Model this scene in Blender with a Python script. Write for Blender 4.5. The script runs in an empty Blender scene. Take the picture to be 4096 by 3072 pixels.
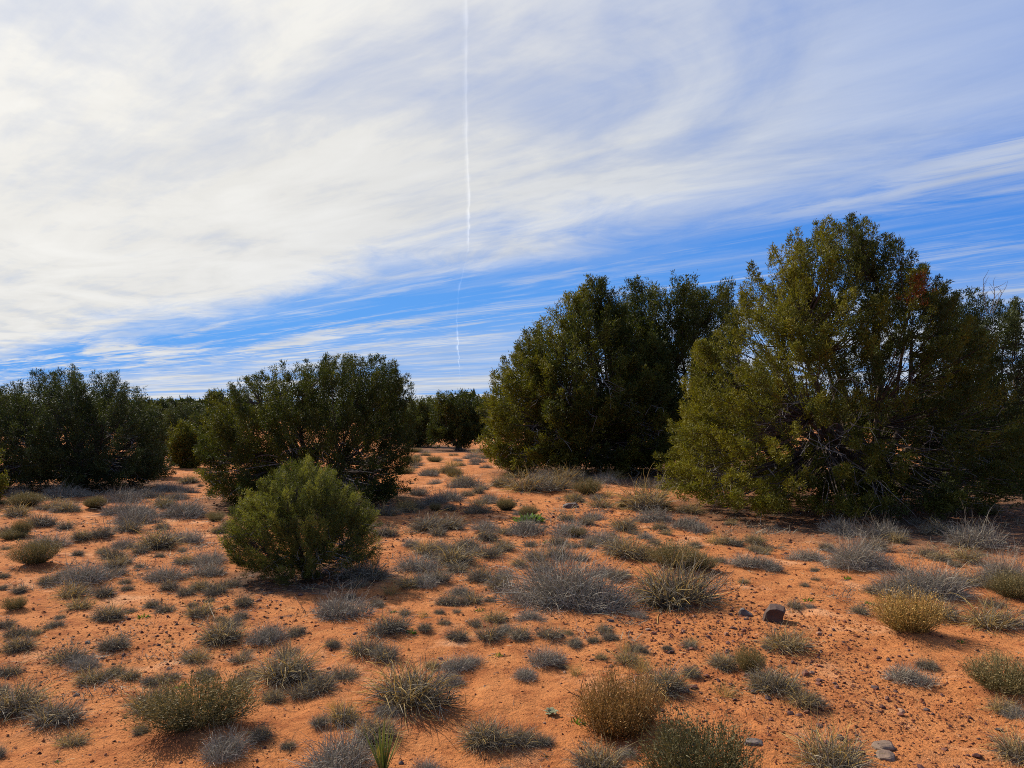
import bpy, math
import numpy as np
from mathutils import Vector

rng = np.random.default_rng(7)
sc = bpy.context.scene
col = sc.collection
R = math.radians

# ---------------------------------------------------------------- camera
EYE = 1.6
cd = bpy.data.cameras.new('camera')
cd.sensor_width = 36.0
cd.lens = 26.04
cd.clip_start = 0.05
cd.clip_end = 90000
cam = bpy.data.objects.new('camera', cd)
col.objects.link(cam)
cam.location = (0, 0, EYE)
cam.rotation_euler = (R(90 + 2.5), 0, 0)
sc.camera = cam

# ---------------------------------------------------------------- light
SUN_AZ, SUN_EL = R(-48), R(40)          # azimuth from +Y, to the left of the view
SUN = Vector((math.sin(SUN_AZ) * math.cos(SUN_EL), math.cos(SUN_AZ) * math.cos(SUN_EL), math.sin(SUN_EL)))
sl = bpy.data.lights.new('sun', 'SUN')
sl.energy = 5.0
sl.angle = R(0.6)
sl.color = (1.0, 0.93, 0.82)
so = bpy.data.objects.new('sun', sl)
col.objects.link(so)
so.rotation_euler = SUN.to_track_quat('Z', 'Y').to_euler()
so.location = (-30, 30, 40)


class NT:
    """small wrapper to write node trees tersely"""
    def __init__(self, tree):
        self.t = tree
        self.n = tree.nodes
        self.l = tree.links

    def add(self, kind, **kw):
        n = self.n.new(kind)
        for k, v in kw.items():
            setattr(n, k, v)
        return n

    def put(self, sock, v):
        if isinstance(v, bpy.types.NodeSocket):
            self.l.new(v, sock)
        elif v is not None:
            sock.default_value = v

    def math(self, op, a, b=None, c=None, clamp=False):
        n = self.add('ShaderNodeMath', operation=op, use_clamp=clamp)
        self.put(n.inputs[0], a)
        if b is not None:
            self.put(n.inputs[1], b)
        if c is not None:
            self.put(n.inputs[2], c)
        return n.outputs[0]

    def vec(self, op, a, b=None):
        n = self.add('ShaderNodeVectorMath', operation=op)
        self.put(n.inputs[0], a)
        if b is not None:
            self.put(n.inputs[1], b)
        return n.outputs['Value'] if op in ('DOT_PRODUCT', 'LENGTH') else n.outputs[0]

    def mix(self, f, a, b, blend='MIX'):
        n = self.add('ShaderNodeMix', data_type='RGBA', blend_type=blend)
        self.put(n.inputs[0], f)
        self.put(n.inputs[6], a)
        self.put(n.inputs[7], b)
        return n.outputs[2]

    def smooth(self, v, lo, hi, a=0.0, b=1.0):
        n = self.add('ShaderNodeMapRange', interpolation_type='SMOOTHSTEP')
        self.put(n.inputs[0], v)
        for i, x in enumerate((lo, hi, a, b)):
            self.put(n.inputs[i + 1], x)
        return n.outputs[0]

    def noise(self, vec, scale, detail=4, rough=0.5, dist=0.0):
        n = self.add('ShaderNodeTexNoise')
        if vec is not None:
            self.put(n.inputs['Vector'], vec)
        n.inputs['Scale'].default_value = scale
        n.inputs['Detail'].default_value = detail
        n.inputs['Roughness'].default_value = rough
        n.inputs['Distortion'].default_value = dist
        return n.outputs[0]

    def xyz(self, x, y, z=0.0):
        n = self.add('ShaderNodeCombineXYZ')
        for i, v in enumerate((x, y, z)):
            self.put(n.inputs[i], v)
        return n.outputs[0]

    def ramp(self, f, stops, interp='LINEAR'):
        n = self.add('ShaderNodeValToRGB')
        n.color_ramp.interpolation = interp
        e = n.color_ramp.elements
        while len(e) < len(stops):
            e.new(0.5)
        for i, (p, c) in enumerate(stops):
            e[i].position = p
            e[i].color = (*c, 1)
        self.put(n.inputs[0], f)
        return n.outputs[0]


# ---------------------------------------------------------------- world: blue sky behind a sheet of cirrus
w = bpy.data.worlds.new('World')
sc.world = w
w.use_nodes = True
w.node_tree.nodes.clear()
N = NT(w.node_tree)
SKY_STRENGTH = 0.066
sky = N.add('ShaderNodeTexSky', sky_type='NISHITA', sun_disc=False)
sky.sun_elevation = SUN_EL
sky.sun_rotation = SUN_AZ
sky.altitude = 1900
sky.air_density = 1.0
sky.dust_density = 0.1
sky.ozone_density = 3.0
bw = N.add('ShaderNodeRGBToBW')
N.put(bw.inputs[0], sky.outputs[0])
lum = N.math('POWER', N.math('MULTIPLY', bw.outputs[0], 0.5), 0.35)          # the clear blue, paler where the air is brighter
blue = N.mix(N.smooth(lum, 0.9, 1.5, 0.0, 1.0), (0.55, 2.3, 7.4, 1), (1.3, 3.9, 9.0, 1))
tc = N.add('ShaderNodeTexCoord')
dirn = tc.outputs['Generated']
sep = N.add('ShaderNodeSeparateXYZ')
N.put(sep.inputs[0], dirn)
zz = N.math('MAXIMUM', sep.outputs[2], 0.012)
px = N.math('DIVIDE', sep.outputs[0], zz)
py = N.math('DIVIDE', sep.outputs[1], zz)
# u runs along the cirrus streaks, v across them
u = N.math('ADD', N.math('MULTIPLY', px, -0.743), N.math('MULTIPLY', py, 0.669))
v = N.math('ADD', N.math('MULTIPLY', px, 0.669), N.math('MULTIPLY', py, 0.743))
warp = N.noise(N.xyz(N.math('MULTIPLY', u, 0.30), N.math('MULTIPLY', v, 0.5), 3.1), 1.0, 3, 0.5)
warp2 = N.noise(N.xyz(N.math('MULTIPLY', u, 0.8), N.math('MULTIPLY', v, 1.6), 8.7), 1.0, 8, 0.64, 0.9)
vw = N.math('ADD', v, N.math('ADD', N.math('MULTIPLY', N.math('SUBTRACT', warp, 0.5), 1.2),
                             N.math('MULTIPLY', N.math('SUBTRACT', warp2, 0.5), 1.9)))
sheet = N.smooth(vw, 2.45, 4.0, 1.0, 0.0)
thick = N.noise(N.xyz(N.math('MULTIPLY', u, 0.7), N.math('MULTIPLY', v, 1.3), 1.3), 1.0, 8, 0.55, 0.6)
fine = N.noise(N.xyz(N.math('MULTIPLY', u, 2.2), N.math('MULTIPLY', v, 5.0), 5.5), 1.0, 7, 0.62, 0.5)
thin = N.smooth(u, -0.3, 1.9, 0.42, 1.0)
fib = N.noise(N.xyz(N.math('MULTIPLY', u, 0.9), N.math('MULTIPLY', v, 8.0), 9.5), 1.0, 6, 0.6, 0.35)
body = N.math('ADD', N.smooth(thick, 0.32, 0.58, N.smooth(u, 0.6, 3.0, 0.60, 0.90), 1.05),
              N.math('ADD', N.math('MULTIPLY', N.math('SUBTRACT', fine, 0.5), 0.34), N.math('MULTIPLY', N.math('SUBTRACT', fib, 0.5), 0.30)))
sheet = N.math('MULTIPLY', sheet, N.math('MULTIPLY', thin, body))
# long streaks in the clear band beyond the sheet
st = N.noise(N.xyz(N.math('MULTIPLY', u, 0.16), N.math('MULTIPLY', v, 1.25), 2.0), 1.0, 9, 0.62, 0.5)
st2 = N.noise(N.xyz(N.math('MULTIPLY', u, 0.12), N.math('MULTIPLY', v, 0.34), 6.0), 1.0, 5, 0.55, 0.3)
wisp = N.noise(N.xyz(N.math('MULTIPLY', u, 0.9), N.math('MULTIPLY', v, 2.6), 4.4), 1.0, 8, 0.65, 1.2)
streak = N.math('MULTIPLY', N.smooth(N.math('ADD', st, N.math('MULTIPLY', N.math('SUBTRACT', wisp, 0.5), 0.50)), 0.43, 0.66, 0.0, 0.92), N.smooth(st2, 0.40, 0.58, 0.15, 1.0))
st3 = N.noise(N.xyz(N.math('MULTIPLY', u, 0.30), N.math('MULTIPLY', v, 2.9), 12.0), 1.0, 9, 0.66, 0.8)
streak = N.math('MAXIMUM', streak, N.math('MULTIPLY', N.smooth(N.math('ADD', st3, N.math('MULTIPLY', N.math('SUBTRACT', wisp, 0.5), 0.4)), 0.46, 0.72, 0.0, 0.85), N.smooth(st2, 0.35, 0.60, 0.5, 1.0)))
veil = N.math('MULTIPLY', N.smooth(v, 4.5, 11.0, 0.0, 0.75), N.smooth(st2, 0.36, 0.60, 0.25, 1.25))
a1 = N.math('MAXIMUM', sheet, N.math('MULTIPLY', streak, N.smooth(v, 2.0, 3.6, 0.3, 1.0)))
alpha = N.math('ADD', a1, N.math('MULTIPLY', veil, N.math('SUBTRACT', 1.0, a1)), None, True)
# thin ice cloud scatters forward: brighter towards the sun
mu = N.math('MAXIMUM', N.vec('DOT_PRODUCT', dirn, tuple(SUN)), 0.0)
glow = N.math('POWER', mu, 3.0)
cb = N.math('ADD', 6.3, N.math('MULTIPLY', glow, 3.9))
cb = N.math('MULTIPLY', cb, N.math('ADD', N.smooth(thick, 0.3, 0.7, 0.90, 1.05), N.math('MULTIPLY', N.math('SUBTRACT', fine, 0.5), 0.12)))
ccol = N.mix(1.0, N.mix(N.smooth(mu, 0.35, 0.92, 0.0, 1.0), (0.90, 0.98, 1.12, 1), (1.0, 0.985, 0.94, 1)), N.xyz(cb, cb, cb), 'MULTIPLY')
skycol = N.mix(alpha, blue, ccol)
bg = N.add('ShaderNodeBackground')
N.put(bg.inputs[0], skycol)
bg.inputs[1].default_value = SKY_STRENGTH
wo = N.add('ShaderNodeOutputWorld')
N.l.new(bg.outputs[0], wo.inputs[0])

sc.view_settings.view_transform = 'Standard'
sc.view_settings.look = 'None'
sc.view_settings.gamma = 1
sc.view_settings.exposure = 0.6
sc.view_settings.use_curve_mapping = False
sc.cycles.max_bounces = 6
sc.cycles.diffuse_bounces = 3
sc.cycles.transmission_bounces = 4
sc.cycles.transparent_max_bounces = 8
sc.cycles.use_denoising = False
sc.cycles.filter_width = 1.0


# ---------------------------------------------------------------- mesh helpers
def hash2(ix, iy, seed):
    h = (ix.astype(np.int64) * 374761393 + iy.astype(np.int64) * 668265263 + seed * 1442695041) & 0xffffffff
    h = ((h ^ (h >> 13)) * 1274126177) & 0xffffffff
    return ((h ^ (h >> 16)) & 0xffff) / 65535.0


def vnoise(x, y, seed=0):
    x = np.asarray(x, float)
    y = np.asarray(y, float)
    ix, iy = np.floor(x), np.floor(y)
    fx, fy = x - ix, y - iy
    fx = fx * fx * (3 - 2 * fx)
    fy = fy * fy * (3 - 2 * fy)
    a = hash2(ix, iy, seed)
    b = hash2(ix + 1, iy, seed)
    c = hash2(ix, iy + 1, seed)
    d = hash2(ix + 1, iy + 1, seed)
    return (a * (1 - fx) + b * fx) * (1 - fy) + (c * (1 - fx) + d * fx) * fy - 0.5


def unit(a):
    return a / np.maximum(np.linalg.norm(a, axis=-1, keepdims=True), 1e-9)


def mesh_np(name, verts, faces, mats, tint=None, fmat=None, smooth=False):
    """verts (n,3); faces: (m,k) int array or a list of such arrays (k may differ)"""
    if not isinstance(faces, (list, tuple)):
        faces = [faces]
    me = bpy.data.meshes.new(name)
    me.vertices.add(len(verts))
    me.vertices.foreach_set('co', np.ascontiguousarray(verts, np.float32).ravel())
    loops = np.concatenate([f.ravel() for f in faces]).astype(np.int32)
    sizes = np.concatenate([np.full(len(f), f.shape[1]) for f in faces])
    starts = np.concatenate([[0], np.cumsum(sizes)[:-1]]).astype(np.int32)
    me.loops.add(len(loops))
    me.loops.foreach_set('vertex_index', loops)
    me.polygons.add(len(sizes))
    me.polygons.foreach_set('loop_start', starts)
    for m in mats if isinstance(mats, (list, tuple)) else [mats]:
        me.materials.append(m)
    if fmat is not None:
        me.polygons.foreach_set('material_index', np.asarray(fmat, np.int32))
    me.polygons.foreach_set('use_smooth', np.full(len(sizes), bool(smooth)))
    if tint is not None:
        at = me.attributes.new('tint', 'FLOAT', 'POINT')
        at.data.foreach_set('value', np.ascontiguousarray(tint, np.float32))
    me.update(calc_edges=True)
    return me


def tubes(P, Rad, sides=5):
    """P (n,k,3) polylines, Rad (n,k): verts, quads"""
    n, k, _ = P.shape
    T = np.empty_like(P)
    T[:, 1:-1] = P[:, 2:] - P[:, :-2]
    T[:, 0] = P[:, 1] - P[:, 0]
    T[:, -1] = P[:, -1] - P[:, -2]
    T = unit(T)
    ref = np.where(np.abs(T[..., 2:3]) > 0.9, np.array([1.0, 0, 0]), np.array([0, 0, 1.0]))
    A = unit(np.cross(T, ref))
    B = np.cross(T, A)
    ang = np.arange(sides) / sides * 2 * math.pi
    ring = A[:, :, None] * np.cos(ang)[None, None, :, None] + B[:, :, None] * np.sin(ang)[None, None, :, None]
    V = (P[:, :, None] + ring * Rad[:, :, None, None]).reshape(-1, 3)
    i = np.arange(n)[:, None, None] * k * sides
    j = np.arange(k - 1)[None, :, None] * sides
    s = np.arange(sides)[None, None, :]
    s2 = (s + 1) % sides
    q = np.stack([i + j + s, i + j + s2, i + j + sides + s2, i + j + sides + s], -1).reshape(-1, 4)
    return V, q


def strips(P, W, side):
    """flat blades: P (n,k,3), W (n,k) half widths, side (n,3) -> verts, quads"""
    n, k, _ = P.shape
    off = side[:, None, :] * W[:, :, None]
    V = np.stack([P - off, P + off], 2).reshape(-1, 3)
    i = np.arange(n)[:, None] * 2 * k
    j = np.arange(k - 1)[None, :] * 2
    q = np.stack([i + j, i + j + 1, i + j + 3, i + j + 2], -1).reshape(-1, 4)
    return V, q


def obj(name, me, parent=None, loc=None):
    o = bpy.data.objects.new(name, me)
    col.objects.link(o)
    if parent is not None:
        o.parent = parent
    if loc is not None:
        o.location = loc
    return o


def tag(o, label=None, cat=None, group=None, kind=None):
    for k, val in (('label', label), ('category', cat), ('group', group), ('kind', kind)):
        if val is not None:
            o[k] = val
    return o


# ---------------------------------------------------------------- materials
def new_mat(name):
    m = bpy.data.materials.new(name)
    m.use_nodes = True
    m.node_tree.nodes.clear()
    return m, NT(m.node_tree)


def finish(n, shader):
    o = n.add('ShaderNodeOutputMaterial')
    n.l.new(shader, o.inputs[0])


def principled(n, colour, rough=0.8, spec=0.2, bump=None):
    b = n.add('ShaderNodeBsdfPrincipled')
    n.put(b.inputs['Base Color'], colour)
    n.put(b.inputs['Roughness'], rough)
    n.put(b.inputs['Specular IOR Level'], spec)
    if bump is not None:
        n.put(b.inputs['Normal'], bump)
    return b.outputs[0]


def leaf_mat(name, stops, trans=0.3, shift=0.14, rough=0.65, spec=0.15, tmul=(1.5, 1.6, 0.7)):
    """colour by the plant's own 'tint' attribute, with a little light passing through"""
    m, n = new_mat(name)
    a = n.add('ShaderNodeAttribute', attribute_name='tint')
    inf = n.add('ShaderNodeObjectInfo')
    f = n.math('ADD', a.outputs['Fac'], n.math('MULTIPLY', n.math('SUBTRACT', inf.outputs['Random'], 0.5), shift))
    c = n.ramp(f, stops)
    p = principled(n, c, rough, spec)
    if trans > 0:
        t = n.add('ShaderNodeBsdfTranslucent')
        n.put(t.inputs[0], n.mix(1.0, c, (*tmul, 1), 'MULTIPLY'))
        mx = n.add('ShaderNodeMixShader')
        mx.inputs[0].default_value = trans
        n.l.new(p, mx.inputs[1])
        n.l.new(t.outputs[0], mx.inputs[2])
        p = mx.outputs[0]
    finish(n, p)
    return m


M = {}
# juniper scale leaves: cool dark green to warm olive; the last stop is a dead rusty spray
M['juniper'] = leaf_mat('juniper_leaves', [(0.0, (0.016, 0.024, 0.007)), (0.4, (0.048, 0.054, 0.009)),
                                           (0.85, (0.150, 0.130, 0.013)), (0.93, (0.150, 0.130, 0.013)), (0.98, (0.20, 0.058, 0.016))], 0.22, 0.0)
M['juniper_cool'] = leaf_mat('juniper_leaves_cool', [(0.0, (0.018, 0.026, 0.012)), (0.4, (0.038, 0.046, 0.015)),
                                                     (0.85, (0.080, 0.084, 0.018)), (0.93, (0.080, 0.084, 0.018)), (0.98, (0.09, 0.05, 0.02))], 0.2, 0.0)
M['juniper_young'] = leaf_mat('young_juniper_leaves', [(0.0, (0.028, 0.032, 0.009)), (0.5, (0.074, 0.077, 0.017)),
                                                       (0.85, (0.165, 0.152, 0.032)), (0.93, (0.165, 0.152, 0.032)), (0.98, (0.15, 0.10, 0.03))], 0.3, 0.0)
M['grey'] = leaf_mat('grey_dry_blades', [(0.0, (0.055, 0.045, 0.033)), (0.45, (0.145, 0.120, 0.084)),
                                         (0.8, (0.36, 0.30, 0.21)), (1.0, (0.42, 0.30, 0.11))], 0.12, tmul=(1, 1, 1))
M['wiry'] = leaf_mat('pale_wiry_twigs', [(0.0, (0.090, 0.076, 0.058)), (0.5, (0.255, 0.215, 0.158)),
                                         (1.0, (0.58, 0.50, 0.38))], 0.10, tmul=(1, 1, 1))
M['straw'] = leaf_mat('straw_blades', [(0.0, (0.13, 0.105, 0.07)), (0.5, (0.28, 0.20, 0.085)),
                                       (1.0, (0.46, 0.31, 0.09))], 0.25, tmul=(1.2, 1.1, 0.8))
M['olive'] = leaf_mat('olive_shrub', [(0.0, (0.045, 0.044, 0.018)), (0.45, (0.115, 0.098, 0.040)),
                                      (0.8, (0.21, 0.158, 0.066)), (1.0, (0.31, 0.215, 0.085))], 0.2, tmul=(1.2, 1.1, 0.8))
M['golden'] = leaf_mat('golden_shrub', [(0.0, (0.075, 0.062, 0.022)), (0.4, (0.27, 0.175, 0.05)),
                                        (1.0, (0.58, 0.35, 0.11))], 0.25, tmul=(1.2, 1.1, 0.8))
M['brown'] = leaf_mat('brown_shrub', [(0.0, (0.05, 0.040, 0.018)), (0.45, (0.19, 0.108, 0.034)),
                                      (1.0, (0.40, 0.215, 0.072))], 0.2, tmul=(1.2, 1.1, 0.8))
M['green'] = leaf_mat('green_weed', [(0.0, (0.045, 0.075, 0.012)), (0.6, (0.09, 0.15, 0.022)),
                                     (1.0, (0.17, 0.22, 0.04))], 0.35, tmul=(1.2, 1.4, 0.6))
M['pale_green'] = leaf_mat('pale_green_leaf', [(0.0, (0.13, 0.135, 0.07)), (1.0, (0.24, 0.235, 0.13))], 0.2, tmul=(1, 1, 1))
M['yucca'] = leaf_mat('yucca_leaf', [(0.0, (0.06, 0.085, 0.02)), (0.7, (0.16, 0.18, 0.045)), (1.0, (0.45, 0.30, 0.08))], 0.1)


def bark(name, dark, light, scale=14):
    m, n = new_mat(name)
    g = n.add('ShaderNodeTexCoord')
    mp = n.add('ShaderNodeMapping')
    mp.inputs['Scale'].default_value = (1, 1, 0.18)
    n.l.new(g.outputs['Object'], mp.inputs[0])
    f = n.noise(mp.outputs[0], scale, 5, 0.65)
    c = n.ramp(f, [(0.3, dark), (0.7, light)])
    b = n.add('ShaderNodeBump')
    b.inputs['Strength'].default_value = 0.7
    b.inputs['Distance'].default_value = 0.02
    n.put(b.inputs['Height'], f)
    finish(n, principled(n, c, 0.9, 0.1, b.outputs[0]))
    return m


M['bark'] = bark('juniper_bark', (0.035, 0.026, 0.022), (0.12, 0.088, 0.07))
M['dead_wood'] = bark('grey_dead_wood', (0.09, 0.078, 0.07), (0.26, 0.235, 0.215), 30)
M['dark_stick'] = bark('dark_stick', (0.03, 0.02, 0.016), (0.08, 0.05, 0.04), 30)


def stone_mat(name, stops, scale=6.0):
    m, n = new_mat(name)
    inf = n.add('ShaderNodeObjectInfo')
    g = n.add('ShaderNodeTexCoord')
    a = n.add('ShaderNodeAttribute', attribute_name='tint')
    f = n.noise(g.outputs['Object'], scale, 5, 0.6)
    base = n.ramp(n.math('FRACT', n.math('ADD', inf.outputs['Random'], a.outputs['Fac'])), stops)
    c = n.mix(1.0, base, n.ramp(f, [(0.25, (0.65, 0.62, 0.6)), (0.75, (1.3, 1.25, 1.2))]), 'MULTIPLY')
    b = n.add('ShaderNodeBump')
    b.inputs['Strength'].default_value = 0.5
    b.inputs['Distance'].default_value = 0.01
    n.put(b.inputs['Height'], n.noise(g.outputs['Object'], scale * 4, 4, 0.6))
    finish(n, principled(n, c, 0.75, 0.3, b.outputs[0]))
    return m


M['stone'] = stone_mat('red_brown_stone', [(0.0, (0.05, 0.02, 0.017)), (0.3, (0.095, 0.03, 0.020)), (0.5, (0.065, 0.048, 0.047)),
                                           (0.62, (0.19, 0.07, 0.038)), (0.8, (0.15, 0.055, 0.034)), (0.93, (0.27, 0.14, 0.08)), (1.0, (0.34, 0.22, 0.15))])
M['boulder'] = stone_mat('dark_boulder', [(0.0, (0.060, 0.034, 0.025)), (1.0, (0.068, 0.039, 0.028))], 9.0)
M['slab'] = stone_mat('grey_slab', [(0.0, (0.17, 0.112, 0.076)), (1.0, (0.18, 0.12, 0.082))], 12.0)
M['grey_rock'] = stone_mat('grey_rock', [(0.0, (0.105, 0.080, 0.068)), (1.0, (0.115, 0.088, 0.074))], 12.0)

m, n = new_mat('red_sand')
geo = n.add('ShaderNodeNewGeometry')
pos = geo.outputs['Position']
big = n.noise(pos, 0.55, 5, 0.6)
mid = n.noise(pos, 4.0, 6, 0.65)
grain = n.noise(pos, 90.0, 4, 0.7)
crumb = n.noise(pos, 28.0, 5, 0.7)
c = n.ramp(big, [(0.3, (0.36, 0.126, 0.040)), (0.7, (0.45, 0.175, 0.060))])
c = n.mix(n.smooth(n.noise(pos, 1.3, 5, 0.6, 0.5), 0.54, 0.68, 0.0, 0.65), c, (0.57, 0.29, 0.145, 1))
c = n.mix(n.smooth(mid, 0.47, 0.66, 0.0, 0.8), c, (0.25, 0.078, 0.026, 1))
c = n.mix(n.smooth(n.noise(pos, 9.0, 6, 0.7, 0.4), 0.56, 0.70, 0.0, 0.7), c, (0.19, 0.060, 0.024, 1))
c = n.mix(n.smooth(mid, 0.42, 0.25, 0.0, 0.6), c, (0.50, 0.235, 0.088, 1))
c = n.mix(n.smooth(crumb, 0.55, 0.68, 0.0, 0.6), c, (0.15, 0.045, 0.019, 1))
c = n.mix(n.smooth(grain, 0.60, 0.72, 0.0, 0.6), c, (0.10, 0.035, 0.024, 1))
c = n.mix(n.smooth(grain, 0.38, 0.25, 0.0, 0.6), c, (0.52, 0.26, 0.13, 1))
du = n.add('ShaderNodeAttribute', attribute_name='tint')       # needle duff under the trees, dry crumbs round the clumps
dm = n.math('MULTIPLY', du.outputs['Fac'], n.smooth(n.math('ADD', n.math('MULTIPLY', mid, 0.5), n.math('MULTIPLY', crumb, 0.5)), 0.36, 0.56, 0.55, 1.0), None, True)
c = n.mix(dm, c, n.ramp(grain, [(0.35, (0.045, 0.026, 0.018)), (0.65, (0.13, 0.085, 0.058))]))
hgt = n.math('ADD', n.math('MULTIPLY', crumb, 0.030), n.math('ADD', n.math('MULTIPLY', grain, 0.010), n.math('MULTIPLY', mid, 0.03)))
bmp = n.add('ShaderNodeBump')
bmp.inputs['Strength'].default_value = 0.9
bmp.inputs['Distance'].default_value = 1.0
n.put(bmp.inputs['Height'], hgt)
finish(n, principled(n, c, 0.95, 0.05, bmp.outputs[0]))
M['sand'] = m
m, n = new_mat('sand_clod')
inf = n.add('ShaderNodeAttribute', attribute_name='tint')
c = n.ramp(inf.outputs['Fac'], [(0.0, (0.055, 0.022, 0.018)), (0.3, (0.12, 0.038, 0.02)), (0.55, (0.27, 0.09, 0.03)),
                                (0.85, (0.36, 0.14, 0.048)), (0.95, (0.42, 0.22, 0.12)), (1.0, (0.5, 0.35, 0.24))])
finish(n, principled(n, c, 0.9, 0.1))
M['clod'] = m

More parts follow.
